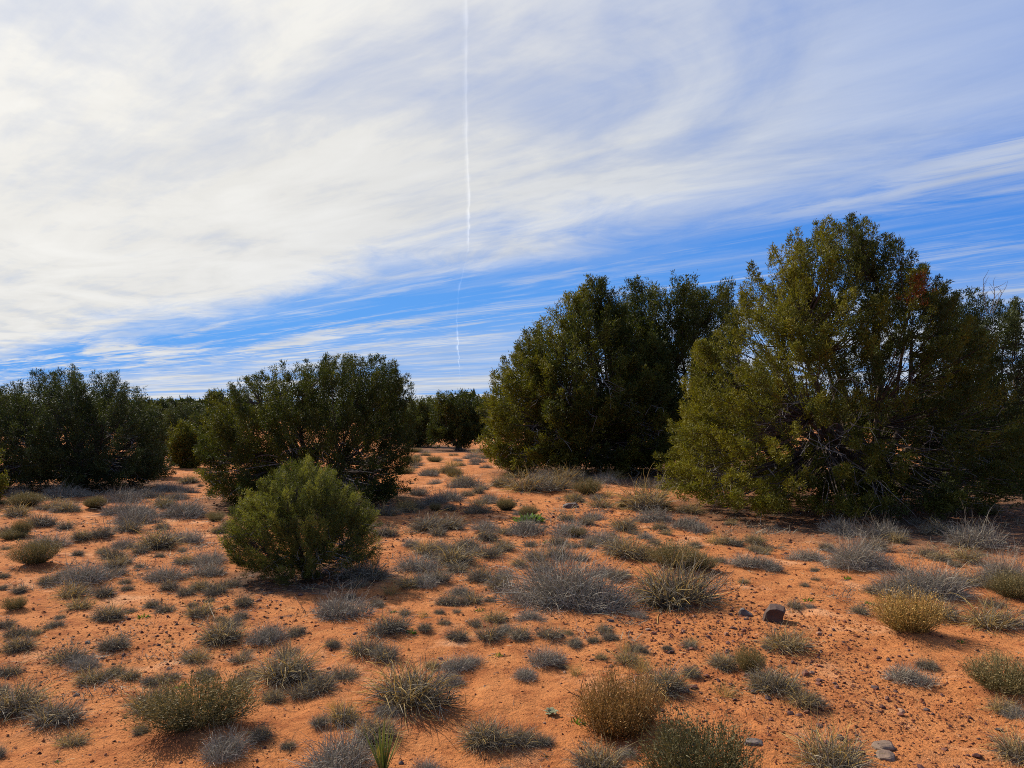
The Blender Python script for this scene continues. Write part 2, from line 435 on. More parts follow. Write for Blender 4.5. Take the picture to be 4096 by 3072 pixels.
# ---------------------------------------------------------------- plants measured on the ground: x, y, width, height, kind
TABLE = """-8.4,12.86,0.42,0.2,o;-7.35,12.3,0.32,0.19,s;-7.17,12.82,0.27,0.16,o;-6.49,9.89,0.19,0.17,o;-6.83,10.1,0.22,0.12,g;-7.85,11.82,0.34,0.12,s;-6.89,10.88,0.36,0.17,g;-6.37,10.67,0.19,0.09,g;-6.19,11.99,0.57,0.26,m;-5.6,11.18,0.54,0.17,m;-5.16,11.72,0.61,0.3,m;-6.2,13.28,0.29,0.14,s;-4.47,11.24,0.18,0.09,o;-4.94,10.52,0.18,0.11,g;-5.19,10.14,0.33,0.13,g;-5.48,9.52,0.21,0.14,s;-5.33,9.66,0.27,0.16,g;-5.63,9.11,0.4,0.11,m;-5.09,7.98,0.35,0.22,o*leftshrub;-4.71,9.07,0.28,0.11,m;-4.32,8.68,0.19,0.09,g;-4.23,8.99,0.35,0.16,s;-4.16,9.45,0.37,0.13,m;-3.85,8.71,0.11,0.07,g;-3.99,8.45,0.1,0.06,g;-4.97,8.56,0.11,0.05,g;-4.46,8.36,0.26,0.04,g;-4.21,7.94,0.21,0.05,s;-3.93,7.9,0.08,0.06,g;-3.96,7.52,0.14,0.08,g;-4.17,8.1,0.14,0.06,g;-3.53,8.11,0.18,0.08,s;-3.27,8.1,0.3,0.12,m;-3.09,7.57,0.3,0.1,m;-4.43,7.42,0.16,0.11,g;-4.4,7.14,0.19,0.09,g;-4.09,7.21,0.44,0.15,m;-3.38,7.32,0.32,0.16,m;-5.06,7.43,0.1,0.06,g;-4.74,6.97,0.08,0.06,g;-4.53,6.89,0.12,0.06,g;-3.6,6.62,0.16,0.1,g;-3.69,7.15,0.11,0.06,g;-3.9,6.64,0.23,0.09,s;-3.6,6.24,0.18,0.08,s;-3.53,6.88,0.11,0.04,g;-3.15,6.86,0.15,0.08,g;-2.9,6.68,0.16,0.08,g;-2.85,6.84,0.16,0.1,s;-2.64,6.72,0.19,0.09,g;-2.64,7,0.18,0.1,g;-4.13,6.23,0.15,0.09,o;-3.88,5.74,0.13,0.07,g;-3.65,5.49,0.14,0.06,g;-3.6,5.98,0.07,0.03,g;-3.19,5.95,0.19,0.11,s;-3.13,6.16,0.09,0.04,g;-3.01,6.27,0.11,0.05,g;-2.82,6.12,0.13,0.08,g;-2.67,6.29,0.08,0.05,g;-2.59,6.43,0.08,0.04,g;-2.51,6.02,0.2,0.06,s;-2.36,6.18,0.05,0.06,g;-2.29,5.89,0.08,0.05,g;-2.14,5.92,0.1,0.05,g;-2.24,6.26,0.16,0.07,g;-3.38,5.17,0.16,0.09,s;-2.91,4.91,0.22,0.11,g;-2.73,4.8,0.18,0.07,m;-2.78,5.22,0.18,0.07,g;-2.47,4.67,0.11,0.06,s;-2.54,4.55,0.16,0.08,s;-2.04,5.33,0.24,0.1,s;-2.07,4.94,0.16,0.1,s;-3.25,4.73,0.05,0.08,g;-2.97,4.36,0.11,0.06,g;-2.71,4.09,0.25,0.08,s;-2.4,3.93,0.21,0.08,g;-2.18,4.54,0.09,0.05,g;-2.11,4.59,0.13,0.05,g;-1.97,4.49,0.07,0.03,G;-1.6,4.44,0.12,0.12,g;-1.74,4.88,0.13,0.08,g;-1.96,4.12,0.2,0.12,s;-1.58,3.81,0.47,0.2,o*oliveshrub;-1.85,3.77,0.07,0.06,g;-2.14,3.68,0.12,0.05,s;-2.43,3.56,0.07,0.06,g;-1.34,3.54,0.2,0.09,m;-2.09,3.48,0.03,0.04,G;-2.25,3.77,0.04,0.02,G;-2.45,5.35,0.05,0.07,y;-1.94,5.05,0.04,0.04,y;-2.93,5.96,0.08,0.03,G;-1.63,9.79,0.28,0.1,g;-1.16,10.16,0.4,0.16,g;-0.87,10.36,0.36,0.15,g;-0.96,9.7,0.19,0.12,g;-0.36,10.13,0.31,0.25,m;-0.3,9.41,0.25,0.11,g;-0.1,9.83,0.19,0.14,g;-1.81,12.7,0.25,0.13,o;-1.32,12.79,0.17,0.11,o;-1.08,12.91,0.2,0.08,g;-1.65,13.15,0.23,0.11,g;-0.11,13.04,0.26,0.16,o;-1.2,8.95,0.21,0.15,m;-0.98,8.56,0.28,0.12,s;-0.85,8.75,0.25,0.1,m;-0.59,8.03,0.35,0.11,s;-0.56,7.62,0.22,0.07,g;-0.44,8.55,0.24,0.1,m;-0.55,8.86,0.29,0.1,g;-0.23,8.36,0.27,0.1,g;-0.09,8.73,0.19,0.11,s;-1,7.71,0.39,0.12,m;-0.73,7.16,0.25,0.1,g;-1.41,7.33,0.37,0.11,g;-1.51,7.35,0.19,0.09,g;-1.1,6.76,0.22,0.14,y;-0.95,6.94,0.2,0.11,s;-0.8,6.96,0.24,0.11,m;-0.29,7.29,0.24,0.08,g;-0.13,6.89,0.24,0.11,g;-0.09,7.35,0.19,0.09,m;-0.46,6.69,0.19,0.11,m;-0.55,6.4,0.18,0.06,g;-0.33,6.41,0.21,0.09,g;-0.18,6.48,0.08,0.05,g;-0.26,6.1,0.06,0.04,G;-1.41,6.55,0.1,0.04,g;-1.14,6.3,0.12,0.08,g;-0.85,5.96,0.09,0.04,g;-0.58,5.96,0.08,0.03,g;-1.31,5.88,0.35,0.15,m*palebush;-0.69,5.85,0.11,0.13,y;-0.89,5.45,0.25,0.11,g;-0.73,5.41,0.07,0.08,G;-0.63,5.46,0.11,0.09,g;-0.51,5.6,0.09,0.04,g;-0.96,6.1,0.05,0.03,G;-1.71,5.29,0.25,0.13,m;-1.56,5.41,0.13,0.06,g;-0.98,4.95,0.22,0.12,g;-1.23,5.14,0.1,0.07,g;-0.8,4.82,0.16,0.13,g;-0.38,5.3,0.14,0.08,g;-0.28,5.61,0.11,0.05,g;-0.13,5.8,0.16,0.08,s;-0.05,5.49,0.12,0.06,m;-0.17,5.31,0.2,0.08,g;-1.37,4.54,0.27,0.18,s;-1.34,4.24,0.11,0.06,s;-1.21,4.29,0.14,0.09,g;-1.11,4.35,0.17,0.07,g;-0.51,4.74,0.08,0.06,s;-0.36,4.71,0.17,0.14,m;-0.39,4.53,0.15,0.05,m;-0.26,4.79,0.16,0.07,m;-0.09,4.92,0.06,0.06,G;-0.96,4.09,0.1,0.11,y;-0.99,3.86,0.09,0.08,g;-0.88,3.93,0.15,0.08,s;-0.56,4.13,0.39,0.16,s*bigtussock;-0.66,3.99,0.13,0.1,m;-1.23,3.71,0.11,0.07,g;-1.07,3.62,0.06,0.04,g;-0.67,3.7,0.19,0.05,s;-0.78,3.43,0.3,0.13,m;-0.57,3.35,0.08,0.14,Y*yucca;-0.39,3.38,0.12,0.05,m;-0.12,3.66,0.18,0.1,s;-0.03,3.39,0.06,0.05,g;1.98,13.13,0.17,0.14,o;2.33,12.87,0.45,0.18,s;2.7,13.03,0.23,0.16,s;0.27,11.99,0.26,0.15,o;0.27,11.29,0.37,0.06,P*greenpatch;0.85,11.51,0.2,0.12,s;1.12,11.09,0.24,0.11,g;3.03,12.62,0.33,0.1,s;2.16,11.51,0.5,0.13,m;2.52,10.81,0.4,0.2,m;2.63,10.49,0.32,0.13,m;2.08,10.52,0.18,0.11,s;1.55,10.34,0.29,0.17,s;0.19,9.91,0.48,0.13,m;0.21,10.46,0.23,0.11,g;0.75,9.78,0.47,0.15,m;0.84,9.64,0.19,0.1,o;0.22,8.98,0.14,0.07,g;0.57,9.05,0.2,0.09,g;0.72,8.87,0.14,0.07,g;0.9,8.82,0.15,0.11,g;1.11,9.1,0.36,0.16,m;1.72,9.64,0.19,0.12,m;1.78,9.27,0.16,0.07,g;0.42,9.24,0.08,0.04,G;2.24,9.15,0.14,0.07,g;2.55,9.52,0.23,0.16,y;2.67,9.4,0.23,0.14,s;2.82,9.38,0.16,0.08,g;3.09,9.46,0.23,0.14,s;1.26,8.26,0.4,0.18,s;1.48,8.17,0.23,0.13,s;1.72,7.82,0.49,0.2,o;1.98,7.75,0.25,0.12,o;2.48,8.01,0.3,0.18,m;2.66,7.92,0.28,0.11,m;2.29,8.23,0.13,0.07,g;0.47,6.34,0.88,0.29,M*widebush;0.91,7.44,0.24,0.1,m;1.01,7.27,0.16,0.1,g;1.09,7.34,0.16,0.06,m;1.39,6.37,0.61,0.19,s*strawmound;1.32,7.21,0.08,0.04,g;1,5.93,0.13,0.06,m;0.3,7.66,0.2,0.06,g;0.49,8.27,0.27,0.08,g;0.26,8.09,0.26,0.09,g;0.07,7.88,0.14,0.1,s;0.03,6.72,0.09,0.08,g;0.14,5.81,0.19,0.08,m;0.28,5.31,0.17,0.09,g;0.06,5.34,0.15,0.11,g;0.21,4.81,0.21,0.12,m;0.08,4.55,0.14,0.09,m;0.43,5.18,0.11,0.07,g;0.57,5.24,0.08,0.05,g;0.67,5.48,0.11,0.05,g;0.68,5.29,0.1,0.06,g;0.58,4.91,0.07,0.05,s;0.73,4.76,0.16,0.12,s;0.76,5,0.11,0.11,y;0.83,5,0.11,0.08,g;0.39,4.63,0.12,0.09,y;0.32,4.76,0.06,0.06,g;1.26,5.25,0.11,0.06,y;1.2,5.11,0.11,0.05,g;1.04,5.06,0.06,0.05,g;1.33,4.73,0.15,0.09,s;1.46,4.61,0.15,0.13,o;1.44,4.3,0.16,0.08,s;1.73,5.09,0.07,0.07,g;0.8,4.59,0.17,0.11,y;0.87,4.29,0.22,0.12,s;1.08,4.49,0.11,0.06,g;1.2,4.23,0.16,0.08,y;0.55,3.85,0.35,0.24,b*brownshrub;0.78,3.2,0.40,0.22,d*darkshrub;0.53,3.5,0.09,0.07,m;0.4,3.4,0.19,0.05,s;0.03,3.65,0.16,0.1,g;0.14,3.67,0.1,0.08,g;0.21,4.04,0.07,0.02,R*rosette;0.34,3.91,0.08,0.03,G;0.16,3.54,0.03,0.04,y;0.35,3.67,0.02,0.03,G;4.59,10.45,0.46,0.19,m;4.95,9.98,0.5,0.22,m;5.9,10.35,0.34,0.12,g;5.85,9.4,0.61,0.22,m;4.97,9.64,0.21,0.12,s;3.8,9.04,0.16,0.09,g;3.32,8.47,0.33,0.1,m;3.67,7.93,0.59,0.2,M*oblongbush;4.4,9.07,0.28,0.11,g;3.16,7.82,0.09,0.05,g;4.05,7.8,0.14,0.08,g;4.84,8.73,0.19,0.14,g;4.85,8.44,0.2,0.14,s;5.15,8.46,0.28,0.17,s;2.73,7.81,0.17,0.09,m;4.7,7.1,0.51,0.31,M*edgebush;4.36,6.5,0.33,0.19,o;3.66,6.7,0.64,0.18,M*spreadmat;3.3,6.81,0.18,0.09,g;4.27,7.09,0.25,0.13,g;3.42,5.96,0.23,0.12,g;3.65,5.72,0.35,0.09,s;4.08,6.32,0.17,0.05,g;4.09,5.96,0.09,0.09,g;2.89,5.47,0.39,0.25,a*goldshrub;2.84,6.12,0.12,0.07,g;2.5,6.29,0.08,0.04,m;2.76,7.07,0.08,0.04,g;2.6,6.57,0.09,0.03,G;3.31,7.39,0.08,0.03,G;4.27,9.29,0.06,0.04,G;3.05,6.4,0.08,0.02,G;3.18,5.31,0.06,0.02,G;1.87,5.11,0.25,0.09,s;2.4,4.56,0.22,0.1,m*domebush;2.63,4.78,0.11,0.04,g;1.53,4.27,0.23,0.16,g;1.59,4.11,0.15,0.12,s;2.81,4.32,0.32,0.15,o;2.66,4.08,0.13,0.07,s;2.68,4.01,0.13,0.08,m;2.38,3.54,0.2,0.13,s;1.44,3.42,0.28,0.16,s*curltussock;3.17,4.89,0.16,0.04,y;1.56,15.37,0.52,0.26,o;-0.1,13.08,0.26,0.17,o;1.96,13.19,0.21,0.14,s;2.34,13,0.76,0.42,s;0.3,15.78,0.78,0.26,s;0.95,16.07,0.58,0.27,s;-2.22,20,0.45,0.22,m;-1.83,21.17,0.43,0.23,s;-1.22,14.48,0.58,0.18,m;-1.48,13.89,0.47,0.17,m;-0.44,14.53,0.26,0.12,g;-0.73,15.8,0.25,0.14,g;2.26,17.59,0.47,0.19,m;1.31,18.08,0.65,0.19,s;0.74,18.05,0.57,0.19,m;-1.91,15.32,0.34,0.16,m;-1.74,12.62,0.25,0.11,s;-1.14,17.17,0.46,0.14,s;-0.21,16.77,0.45,0.18,s;3.39,16.77,0.45,0.22,m;-8.46,13,0.47,0.17,o;-9.5,14.4,0.34,0.13,m;-7.38,12.35,0.33,0.14,m;-7.14,12.79,0.28,0.15,o;-6.42,12.06,0.34,0.2,m;-8.74,14.48,0.59,0.12,m;-8.46,14.61,0.37,0.13,m;-7.22,13.89,0.56,0.12,m;-7.05,14.44,0.45,0.12,m;-7.31,16,0.5,0.11,m;-7.91,18.19,0.34,0.11,s;-5.9,11.82,0.44,0.13,m;-5.24,11.87,0.61,0.24,m;-6.03,12.94,0.24,0.11,o;-9.07,13.24,0.14,0.08,o;-6.38,14.21,0.36,0.15,m;-4.57,11.49,0.22,0.1,o"""
plants = []
for r in TABLE.split(';'):
    nm = ''
    if '*' in r:
        r, nm = r.split('*')
    a = r.split(',')
    plants.append([float(a[0]), float(a[1]), float(a[2]), float(a[3]), a[4], nm])

MOUND = np.array([(p[0], p[1], p[2] * 0.62, min(0.22 * p[3], 0.05)) for p in plants if p[4] in 'gsmoMad'])


def terrain(x, y):
    """ground height in metres without the mounds under the plants"""
    x = np.asarray(x, float)
    y = np.asarray(y, float)
    d = np.hypot(x, y)
    near = np.clip(1 - d / 60, 0, 1)
    h = 0.10 * vnoise(x / 4.5, y / 4.5, 1) * np.clip(d / 6, 0.25, 1)
    h = h + 0.055 * vnoise(x / 1.1, y / 1.1, 2) + 0.024 * vnoise(x / 0.38, y / 0.38, 3) * near
    h = h + 0.028 * vnoise(x / 0.15, y / 0.15, 4) * near + 0.016 * vnoise(x / 0.065, y / 0.065, 5) * np.clip(1 - d / 14, 0, 1)
    k = vnoise(x / 0.24, y / 0.24, 9)                       # scuffs and hoof prints
    h = h - 0.16 * np.clip(k - 0.33, 0, 1) * near
    h = h + np.clip((d - 60) / 160, 0, 1) ** 1.5 * (0.9 + 1.6 * vnoise(x / 90, y / 90, 7))
    return h


def ground_z(x, y):
    h = float(terrain(np.array([x]), np.array([y]))[0])
    r2 = ((MOUND[:, 0] - x) ** 2 + (MOUND[:, 1] - y) ** 2) / MOUND[:, 2] ** 2
    return h + float(np.max(MOUND[:, 3] * np.exp(-2.2 * r2)))


# ---------------------------------------------------------------- ground sheet, finer where it is near
ys = [-260, -120, -50, -20, -8, -3, -0.5, 1.0, 1.8]
y = 2.4
while y < 900:
    ys.append(y)
    y += 0.0103 * (y + 0.6) if y < 30 else 0.035 * y
ys = np.array(ys + [900.0])
t = np.linspace(-1, 1, 461)
shape = np.where(np.abs(t) < 0.9, t * 0.92, np.sign(t) * (0.828 + (np.abs(t) - 0.9) * 9 + (np.abs(t) - 0.9) ** 2 * 380))
Y = np.repeat(ys[:, None], len(t), 1)
X = shape[None, :] * (np.maximum(Y, 0) * 1.0 + 1.6) + np.sign(t)[None, :] * np.clip(np.abs(t) - 0.9, 0, 1)[None, :] * 900
Z = terrain(X, Y)
xf, yf, zf = X.ravel(), Y.ravel(), Z.ravel().copy()
bump_h = np.zeros_like(zf)
nc = len(t)
for mx, my, mr, mh in MOUND:
    r0, r1 = np.searchsorted(ys, (my - 2 * mr, my + 2 * mr))
    sl_ = slice(r0 * nc, r1 * nc)
    r2 = ((xf[sl_] - mx) ** 2 + (yf[sl_] - my) ** 2) / mr ** 2
    bump_h[sl_] = np.maximum(bump_h[sl_], mh * np.exp(-2.2 * r2))
zf += bump_h
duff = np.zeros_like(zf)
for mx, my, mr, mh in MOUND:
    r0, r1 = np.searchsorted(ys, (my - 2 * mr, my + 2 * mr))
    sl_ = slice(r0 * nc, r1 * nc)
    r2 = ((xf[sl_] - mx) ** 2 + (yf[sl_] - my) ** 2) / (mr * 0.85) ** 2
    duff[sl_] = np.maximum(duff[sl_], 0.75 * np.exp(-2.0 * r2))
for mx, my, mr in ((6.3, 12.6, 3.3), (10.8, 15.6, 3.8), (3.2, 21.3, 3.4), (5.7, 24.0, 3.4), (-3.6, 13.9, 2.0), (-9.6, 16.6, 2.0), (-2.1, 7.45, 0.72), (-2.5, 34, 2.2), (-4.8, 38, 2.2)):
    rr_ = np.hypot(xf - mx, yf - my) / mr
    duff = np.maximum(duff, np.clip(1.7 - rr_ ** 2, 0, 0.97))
i, j = np.meshgrid(np.arange(len(ys) - 1), np.arange(nc - 1), indexing='ij')
a0 = (i * nc + j).ravel()
F = np.stack([a0, a0 + 1, a0 + nc + 1, a0 + nc], -1)
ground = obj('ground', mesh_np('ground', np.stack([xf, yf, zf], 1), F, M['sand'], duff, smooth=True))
tag(ground, 'orange red sandy desert floor', kind='structure')

# ---------------------------------------------------------------- junipers
def bez(p0, p1, p2, k):
    s = np.linspace(0, 1, k)[None, :, None]
    return (1 - s) ** 2 * p0[:, None] + 2 * s * (1 - s) * p1[:, None] + s * s * p2[:, None]


class Envelope:
    """crown volume of a tree: left and right reach at each height, round in plan"""
    def __init__(self, rows, deep, seed, lobes=1.0):
        self.lobes = lobes
        r = np.array(sorted(rows))
        self.z, self.l, self.r = r[:, 0], r[:, 1], r[:, 2]
        self.deep = deep
        self.seed = seed
        self.H = self.z[-1]

    def at(self, z, th, rho):
        l = np.interp(z, self.z, self.l)
        r = np.interp(z, self.z, self.r)
        c, a = (l + r) / 2, (r - l) / 2
        # lobes: tall plumes of the crown stand out and leave clefts between them
        lob = 1 + self.lobes * 0.26 * vnoise(th * 2.2 + 20, z / self.H * 2.6 + 5, self.seed) + self.lobes * 0.22 * vnoise(th * 5.5 + 40, z / self.H * 4 + 9, self.seed + 1)
        x = c + a * np.cos(th) * rho * np.where(np.abs(np.cos(th)) > 0.8, 0.5 + 0.5 * lob, lob)
        y = self.deep * a * np.sin(th) * rho * lob
        return np.stack([x, y, z], -1)


def leaf_cloud(base, d, L, Rr, per, leaves, ll, lw, ptint, g, spread=0.9):
    """sprays of small scale-leaf blades spread through spindle shaped plumes"""
    n = len(base)
    cnt = np.maximum((per * (L / L.mean()) * (Rr / Rr.mean())).astype(int), 6)
    idx = np.repeat(np.arange(n), cnt)
    m_ = len(idx)
    tt = g.random(m_) ** 0.85
    ref = np.where(np.abs(d[:, 2:3]) > 0.9, np.array([1.0, 0, 0]), np.array([0, 0, 1.0]))
    A = unit(np.cross(d, ref))
    B = np.cross(d, A)
    ph = g.random(m_) * 2 * math.pi
    rad = A[idx] * np.cos(ph)[:, None] + B[idx] * np.sin(ph)[:, None]
    prof = np.minimum(1, 2.6 * tt + 0.2) * (1 - tt) ** 0.55 + 0.05
    rr = Rr[idx] * prof * g.random(m_) ** 0.45
    pos = base[idx] + d[idx] * (L[idx] * tt)[:, None] + rad * rr[:, None]
    td = unit(d[idx] * 0.75 + rad * spread * (1 - 0.5 * tt)[:, None] + g.normal(0, 0.3, (m_, 3)) + np.array([0, 0, 0.25]))
    ttint = ptint[idx] + g.normal(0, 0.07, m_)
    i2 = np.repeat(np.arange(m_), leaves)
    k = len(i2)
    ld = unit(td[i2] + g.normal(0, 0.55, (k, 3)))
    p0 = pos[i2] + g.normal(0, ll * 0.5, (k, 3))
    sd = unit(np.cross(ld, g.normal(0, 1, (k, 3))))
    l_ = ll * (0.6 + 0.8 * g.random(k))
    w_ = lw * (0.6 + 0.8 * g.random(k)) * 0.5
    V = np.empty((k, 3, 3))
    V[:, 0] = p0 - sd * w_[:, None]
    V[:, 1] = p0 + sd * w_[:, None]
    V[:, 2] = p0 + ld * l_[:, None]
    T = np.repeat(ttint[i2] + g.normal(0, 0.05, k), 3)
    return V.reshape(-1, 3), np.arange(3 * k).reshape(-1, 3), np.clip(T, 0, 0.88), np.repeat(ptint[idx][i2], 3)


def make_juniper(name, x, y, rows, seed, mat, plumes=400, per=50, leaves=5, ll=0.045, lw=0.014, plen=0.55, prad=0.17,
                 deep=0.85, limbs=14, trunk_r=0.14, lean=0.0, inner=0.35, tint=(0.25, 0.6), rust=None, dead=60, sunlit_side_tint=0.0, limb_parts=True,
                 simple=False, up=1.0, bare=0.0, twig_r=0.006, lobes=1.0, thin_low=0.0):
    g = np.random.default_rng(seed)
    env = Envelope(rows, deep, seed, lobes)
    H = env.H
    # plume tips, most of them on the outside of the crown
    zs = g.random(plumes * 6) * (H - env.z[0]) + env.z[0]
    wgt = np.interp(zs, env.z, env.r - env.l) + 0.10 * H
    wgt = wgt * (1 - thin_low * np.clip(1 - zs / (0.45 * H), 0, 1))
    keep = g.random(len(zs)) < wgt / wgt.max()
    zs = zs[keep][:plumes]
    n = len(zs)
    th = g.random(n) * 2 * math.pi
    rho = np.where(g.random(n) < inner, 0.35 + 0.5 * g.random(n), 0.93 + 0.14 * g.random(n))
    tip = env.at(zs, th, rho)
    zn = zs / H
    cen = (np.interp(zs, env.z, env.l) + np.interp(zs, env.z, env.r)) / 2
    out = unit(np.stack([tip[:, 0] - cen, tip[:, 1], np.zeros(n)], -1) + 1e-6)
    d = out * (1.05 - 0.75 * zn)[:, None] * rho[:, None] + np.array([0, 0, 1.0]) * (up * (0.22 + 1.15 * zn))[:, None] + g.normal(0, 0.22, (n, 3))
    d = unit(d)
    L = plen * (0.65 + 0.7 * g.random(n))
    Rr = prad * (0.6 + 0.8 * g.random(n))
    base = tip - d * L[:, None]
    base[:, 2] = np.maximum(base[:, 2], 0.04 * H)
    pt = tint[0] + (tint[1] - tint[0]) * g.random(n) + sunlit_side_tint * np.clip(-out[:, 0], 0, 1)  # left plumes painted yellower, sunlight put into the leaf colour
    if bare > 0:                                       # thin, half bare sprays
        L[g.random(n) < bare] *= 0.7
    V, Fc, T, PT = leaf_cloud(base, d, L, Rr, per, leaves, ll, lw, pt, g)
    if rust is not None:
        for rx, ry, rz, rr in rust:
            c_ = np.hypot(V[:, 0] - rx, V[:, 2] - rz)
            hit = (c_ < rr * (0.75 + 0.5 * vnoise(V[:, 0] / 0.12, V[:, 2] / 0.12, 77))) & (np.abs(V[:, 1] - ry) < rr * 2.5)
            T[hit & np.repeat(g.random(len(T) // 3) < 0.7, 3)] = 1.0
    z0 = float(terrain(np.array([x]), np.array([y]))[0])
    root = bpy.data.objects.new(name, None)
    col.objects.link(root)
    root.location = (x, y, z0)
    obj('crown', mesh_np('crown', V, Fc, mat, T), root)
    # main limbs fan out from a short stem
    hf = 0.10 * H
    k = 12
    lt = g.random(limbs) * 2 * math.pi
    lz = H * (0.25 + 0.57 * g.random(limbs))
    tgt = env.at(lz, lt, 0.30 + 0.4 * g.random(limbs))
    fork = np.stack([g.normal(0, trunk_r * 0.5, limbs), g.normal(0, trunk_r * 0.5, limbs), hf * (0.5 + 0.8 * g.random(limbs))], -1)
    ctl = fork * 0.45 + tgt * 0.55
    ctl[:, 2] = fork[:, 2] + (tgt[:, 2] - fork[:, 2]) * (0.2 + 0.35 * g.random(limbs))
    LP = bez(fork, ctl, tgt, k)
    wob = g.normal(0, 0.02 * H, (limbs, k, 3)) * np.linspace(0, 1, k)[None, :, None] * 0.45
    LP = LP + wob
    s = np.linspace(0, 1, k)
    LR = trunk_r * (0.34 + 0.2 * g.random(limbs))[:, None] * (1 - 0.82 * s)[None, :]
    tp = np.array([[0, 0, -0.15], [0.01, 0, 0.02], [0.02, 0.01, hf * 0.5], [0.03, 0, hf], [0.05 + lean, 0.02, hf * 1.9]])[None]
    tr_ = trunk_r * np.array([1.5, 1.15, 0.9, 0.72, 0.35])[None]
    tv, tq = tubes(tp, tr_, 9)
    tv = tv + 0.12 * trunk_r * g.normal(0, 1, tv.shape)
    stem = obj('trunk', mesh_np('trunk', tv, tq, M['bark'], smooth=True), root)
    if limb_parts:
        for i_ in range(limbs):
            a_, b_ = tubes(LP[i_:i_ + 1], LR[i_:i_ + 1], 6)
            obj('limb', mesh_np('limb', a_, b_, M['bark'], smooth=True), stem)
    else:
        a_, b_ = tubes(LP, LR, 5)
        obj('limbs', mesh_np('limbs', a_, b_, M['bark'], smooth=True), stem)
    if simple:
        return root
    # branchlets from the limbs into the plumes
    pts = LP[:, 3:].reshape(-1, 3)
    prd = LR[:, 3:].reshape(-1)
    near = np.empty(n, int)
    for c0 in range(0, n, 200):
        dd = ((base[c0:c0 + 200, None] - pts[None]) ** 2).sum(-1) + 2.0 * np.clip(pts[None, :, 2] - base[c0:c0 + 200, None, 2], 0, 9) ** 2
        near[c0:c0 + 200] = dd.argmin(1)
    st_ = pts[near]
    en = base + d * (L * 0.8)[:, None]
    mid_ = base * 0.75 + st_ * 0.25 + g.normal(0, 0.05, (n, 3)) * H * 0.2
    TP = bez(st_, mid_, en, 5)
    TP[:, 1:-1] += g.normal(0, 0.012, (n, 3, 3))
    TR = np.minimum(prd[near], twig_r * 3.0)[:, None] * (1 - 0.8 * np.linspace(0, 1, 5))[None]
    a_, b_ = tubes(TP, np.maximum(TR, twig_r * 0.5), 3)
    tag(obj('branchlets', mesh_np('branchlets', a_, b_, M['bark']), root), kind='stuff')
    # bleached dead twigs, low in the crown
    if dead:
        dz = H * (0.05 + 0.42 * g.random(dead) ** 1.3)
        dth = g.random(dead) * 2 * math.pi
        e1 = env.at(dz, dth, 0.70 + 0.32 * g.random(dead))
        s1 = env.at(dz * 0.9 + 0.05 * H, dth + g.normal(0, 0.3, dead), 0.35 + 0.25 * g.random(dead))
        m1 = (e1 + s1) / 2 + g.normal(0, 0.06 * H, (dead, 3))
        e1[:, 2] = np.maximum(e1[:, 2] - 0.03 * H, 0.03)
        DP = bez(s1, m1, e1, 8)
        DP[:, 1:] += np.cumsum(g.normal(0, 0.005 * H, (dead, 7, 3)), 1)
        DP[..., 2] = np.maximum(DP[..., 2], 0.02)
        a_, b_ = tubes(DP, (twig_r * (1.0 + 0.9 * g.random(dead)))[:, None] * (1 - 0.75 * np.linspace(0, 1, 8))[None], 3)
        # side shoots
        q = DP[:, 3:8].reshape(-1, 3)
        nn = len(q)
        dv = unit(g.normal(0, 1, (nn, 3)) + np.array([0, 0, -0.2]))
        ln = H * (0.02 + 0.045 * g.random(nn))
        SP = bez(q, q + dv * (ln * 0.5)[:, None] + g.normal(0, 0.01, (nn, 3)), q + dv * ln[:, None] + np.array([0, 0, -1.0]) * (ln * 0.3)[:, None], 3)
        SP[..., 2] = np.maximum(SP[..., 2], 0.015)
        a2, b2 = tubes(SP, np.full((nn, 3), twig_r * 0.5), 3)
        tag(obj('dead_twigs', mesh_np('dead_twigs', np.concatenate([a_, a2]), [b_, b2 + len(a_)], M['dead_wood']), root,), kind='stuff')
    return root


def outline(dist, cx, base_y, px):
    """crown rows measured in image units at a known distance -> metres about the trunk"""
    s = dist / 1600.0
    return [((base_y - py_) * s, (l - cx) * s, (r - cx) * s) for py_, l, r in px]


def at(cx, dist):
    return (cx - 1106) / 1600.0 * dist


# large juniper on the right
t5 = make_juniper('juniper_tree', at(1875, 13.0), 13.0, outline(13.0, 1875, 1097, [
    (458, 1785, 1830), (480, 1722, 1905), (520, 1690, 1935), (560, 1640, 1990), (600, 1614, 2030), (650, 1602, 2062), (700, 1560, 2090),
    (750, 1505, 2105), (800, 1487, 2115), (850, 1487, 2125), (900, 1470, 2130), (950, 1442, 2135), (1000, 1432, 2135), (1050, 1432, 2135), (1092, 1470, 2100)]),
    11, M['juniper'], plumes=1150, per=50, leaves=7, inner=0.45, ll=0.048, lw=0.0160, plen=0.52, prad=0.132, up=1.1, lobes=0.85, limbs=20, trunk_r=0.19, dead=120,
    tint=(0.20, 0.68), sunlit_side_tint=0.36, rust=[(0.22, -1.4, 3.72, 0.26), (0.10, -1.5, 3.42, 0.17), (-2.2, -1.2, 1.15, 0.12), (-0.4, -2.2, 0.75, 0.1)])
tag(t5, 'largest juniper, tall olive green dome with a rust brown dead spray, on the right', 'tree', 'junipers in the near scrub')
